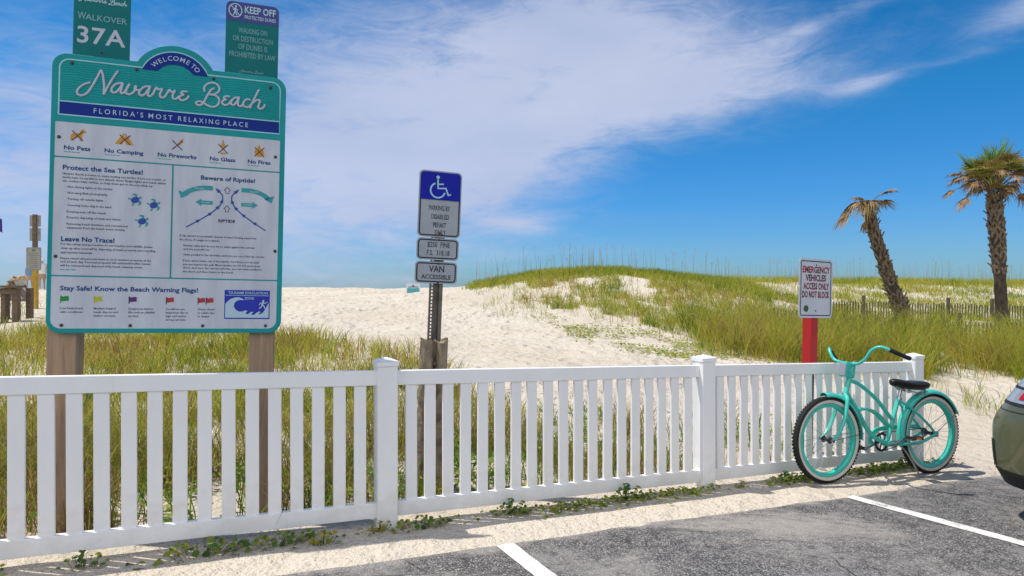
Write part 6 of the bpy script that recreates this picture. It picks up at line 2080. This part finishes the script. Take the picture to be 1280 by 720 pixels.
leaf_cover('beach_creeper', X, Y, rng.uniform(0.010, 0.027, n), rng.uniform(0.01, 0.08, n), M_COVER, np.clip(rng.normal(0.38, 0.18, n), 0, 1))
def p_under(X, Y):
    t, s = ts(X, Y)
    return sstep(s, 3.98, 4.2) * (1 - sstep(s, 5.2, 7.0)) * sstep(t, -7, -5) * (1 - 0.5 * sstep(t, 2.0, 4)) * (1 - sstep(t, 5.2, 6.2)) * sstep(fbm(X * 1.7, Y * 1.7, 161, 3), 0.47, 0.57)
X, Y = scatter(42000, -6, 6, 3.0, 9, p_under); n = len(X)
leaf_cover('low_leafy_cover', X, Y, rng.uniform(0.010, 0.026, n), rng.uniform(0.01, 0.22, n) * rng.uniform(0.2, 1, n), M_COVER, np.clip(rng.normal(0.65, 0.22, n), 0, 1))
X, Y = scatter(4200, -6, 6, 3.2, 7.5, lambda X, Y: 0.5 * (1 - sstep(ts(X, Y)[1], 5.4, 6.4)) * sstep(ts(X, Y)[1], 4.0, 4.2) * (1 - sstep(ts(X, Y)[0], 4.6, 6)) * sstep(fbm(X * 1.7, Y * 1.7, 161, 3), 0.45, 0.56))
X, Y = clumped(X, Y, 7, 0.03); n = len(X)
blades('green_understory', X, Y, rng.uniform(0.10, 0.36, n), rng.uniform(0.006, 0.012, n), rng.uniform(0.3, 0.9, n), rng.uniform(0.6, 1.0, n), M_COVER)

tt_ = rng.uniform(-4, 6.2, 5200); ss_ = 3.80 - np.abs(rng.normal(0, 0.10, 5200))
X, Y = xy(tt_, ss_); k = (rng.uniform(0, 1, 5200) < sstep(fbm(tt_ * 1.6, ss_ * 3, 191, 3), 0.46, 0.58) * np.exp(-((3.8 - ss_) / 0.16) ** 2))
X, Y = X[k], Y[k]; n = len(X)
leaf_cover('trailing_leaves', X, Y, rng.uniform(0.006, 0.018, n), rng.uniform(0.006, 0.05, n), M_COVER, np.clip(rng.normal(0.55, 0.28, n), 0, 1))

# shell grit and bits of gravel along the strip
def grit(name, X, Y, R, m, tint):
    n = len(X); Z = height(X, Y)
    base = np.array([[1, 0, -.3], [-.5, .87, -.2], [-.5, -.87, -.25], [0.1, 0.05, .75]])
    co = np.zeros((n, 4, 3)); a = rng.uniform(0, 6.28, n)
    for j in range(4):
        bx, by, bz = base[j]
        jx = rng.uniform(.6, 1.3, n)
        co[:, j, 0] = X + R * jx * (bx * np.cos(a) - by * np.sin(a)); co[:, j, 1] = Y + R * jx * (bx * np.sin(a) + by * np.cos(a)); co[:, j, 2] = Z + R * bz
    tri = np.array([[0, 1, 3], [1, 2, 3], [2, 0, 3]])[None] + (np.arange(n) * 4)[:, None, None]
    o = raw_mesh(name, co.reshape(-1, 3), tri.reshape(-1, 3), np.repeat(tint, 4), m)
    tag(o, kind='stuff')
M_GRIT = blade_material('shell_grit', [(0, (0.12, 0.10, 0.08)), (0.3, (0.40, 0.34, 0.27)), (0.7, (0.62, 0.56, 0.48)), (1, (0.75, 0.72, 0.66))], 0.0)
tt_ = rng.uniform(-4, 8, 42000); ss_ = 3.27 + 0.95 * rng.beta(1.5, 1.8, 42000)
X, Y = xy(tt_, ss_); k = rng.uniform(0, 1, 42000) < 0.25 + 0.75 * sstep(fbm(X * 2, Y * 2, 171, 3), .42, .58)
X, Y = X[k], Y[k]; n = len(X)
grit('shell_grit', X, Y, rng.uniform(0.002, 0.0072, n) * rng.uniform(.4, 1.35, n), M_GRIT, rng.beta(2.2, 1.5, n))

# leafy weeds along the foot of the fence, each a plant of its own
M_WEED = blade_material('weed_leaf', [(0.0, (0.45, 0.36, 0.04)), (0.35, (0.24, 0.30, 0.04)), (0.6, (0.10, 0.20, 0.03)), (1.0, (0.05, 0.12, 0.025))], 0.35)
M_STEM = mat('weed_stem', (0.12, 0.14, 0.03), 0.7, var=0.2)
def weed_meshes(nl, spread, hmax, rl, seed, base=0.5):
    r_ = random.Random(seed)
    V, Q_, Tn = [], [], []; st = MB()
    for k in range(nl):
        f = r_.random() ** 0.7
        x = r_.gauss(0, spread * 0.5); y = r_.gauss(0, spread * 0.16); h = hmax * r_.uniform(0.15, 1) * (1 - min(abs(x) / (spread * 1.6), 0.8))
        st.tube(catmull([(x * 0.6, y * 0.6, -0.02), (x * 0.9, y, h * 0.6), (x, y - 0.004, h)], 2), 0.0016, 4, cap=False)
        c = Vector((x, y - 0.004, h)); R = rl * r_.uniform(0.5, 1.15)
        n_ = Vector((r_.gauss(0, .45), r_.gauss(-.35, .45), 1)).normalized(); e1 = n_.orthogonal().normalized(); e2 = n_.cross(e1)
        b = len(V); t_ = min(1, max(0, r_.gauss(base, 0.3)))
        for j in range(8):
            a = 2 * math.pi * j / 8; rr = R * (0.72 if j == 0 else 1)
            p = c + (e1 * math.cos(a) + e2 * math.sin(a) * 0.9) * rr + n_ * (0.15 * R * math.cos(2 * a))
            V.append(tuple(p)); Tn.append(t_)
        Q_.append(tuple(range(b, b + 8)))
    return np.array(V), np.array(Q_), np.array(Tn), st
kinds = [(60, 0.34, 0.09, 0.021, 3, .5), (30, 0.17, 0.15, 0.021, 8, .75), (22, 0.12, 0.08, 0.015, 5, .3)]
PROTO = []
for a in kinds:
    V, Q_, Tn, st = weed_meshes(*a)
    fo = raw_mesh('foliage', V, Q_, Tn, M_WEED); stem = st.build('stem', M_STEM)
    PROTO.append((fo, stem))
WEEDS = [(-1.02, 3.79, 2, 1.0, 'small green weed at the fence foot under the left timber post'), (-0.62, 3.75, 1, .8, 'leafy green weed at the fence foot between the two timber posts'), (-0.10, 3.72, 0, 1.2, 'widest trailing weed at the fence foot, under the right timber post'),
         (0.28, 3.73, 0, .95, 'trailing weed at the fence foot, just right of the right timber post'), (0.50, 3.66, 2, 1.3, 'yellowish weed in the sand left of the first capped post'), (0.84, 3.76, 2, 1.1, 'upright weed hugging the left side of the first capped post'),
         (1.08, 3.74, 0, 1.0, 'dense round-leaved weed just right of the first capped post'), (1.72, 3.77, 1, 1.0, 'tall round-leaved weed in front of the pickets, under the parking sign'), (2.02, 3.74, 2, 1.1, 'small weed at the fence foot, right of the parking sign'),
         (2.62, 3.77, 1, 1.15, 'bushy weed at the fence foot, midway between the two middle posts'), (2.95, 3.77, 2, 1.1, 'small weed at the fence foot, left of the second capped post'), (3.62, 3.76, 2, 1.0, 'small weed right of the second capped post'),
         (4.12, 3.75, 1, .9, 'low weed at the fence foot, left of the bicycle front wheel'), (4.40, 3.70, 2, 1.2, 'yellow-green weed against the bicycle front tyre'), (5.22, 3.74, 0, 1.1, 'dark leafy weed under the bicycle pedals'), (5.55, 3.76, 1, .9, 'leafy weed at the fence foot by the bicycle kickstand')]
used = set()
for t_, s_, kd, sc, lab in WEEDS:
    X, Y = xy(t_, s_)
    o = thing('weed_plant', (X, Y, float(height(np.array(X), np.array(Y)))), lab, 'weed', 'weeds along the fence foot', rot=(0, 0, FANG))
    o.scale = (sc * 0.85, sc * 0.85, sc * 0.72)
    for src in PROTO[kd]:
        c = src if (kd, src.name) in () or kd not in used and src.parent is None else src.copy()
        if c is not src: COL.objects.link(c)
        c.parent = o
    used.add(kd)
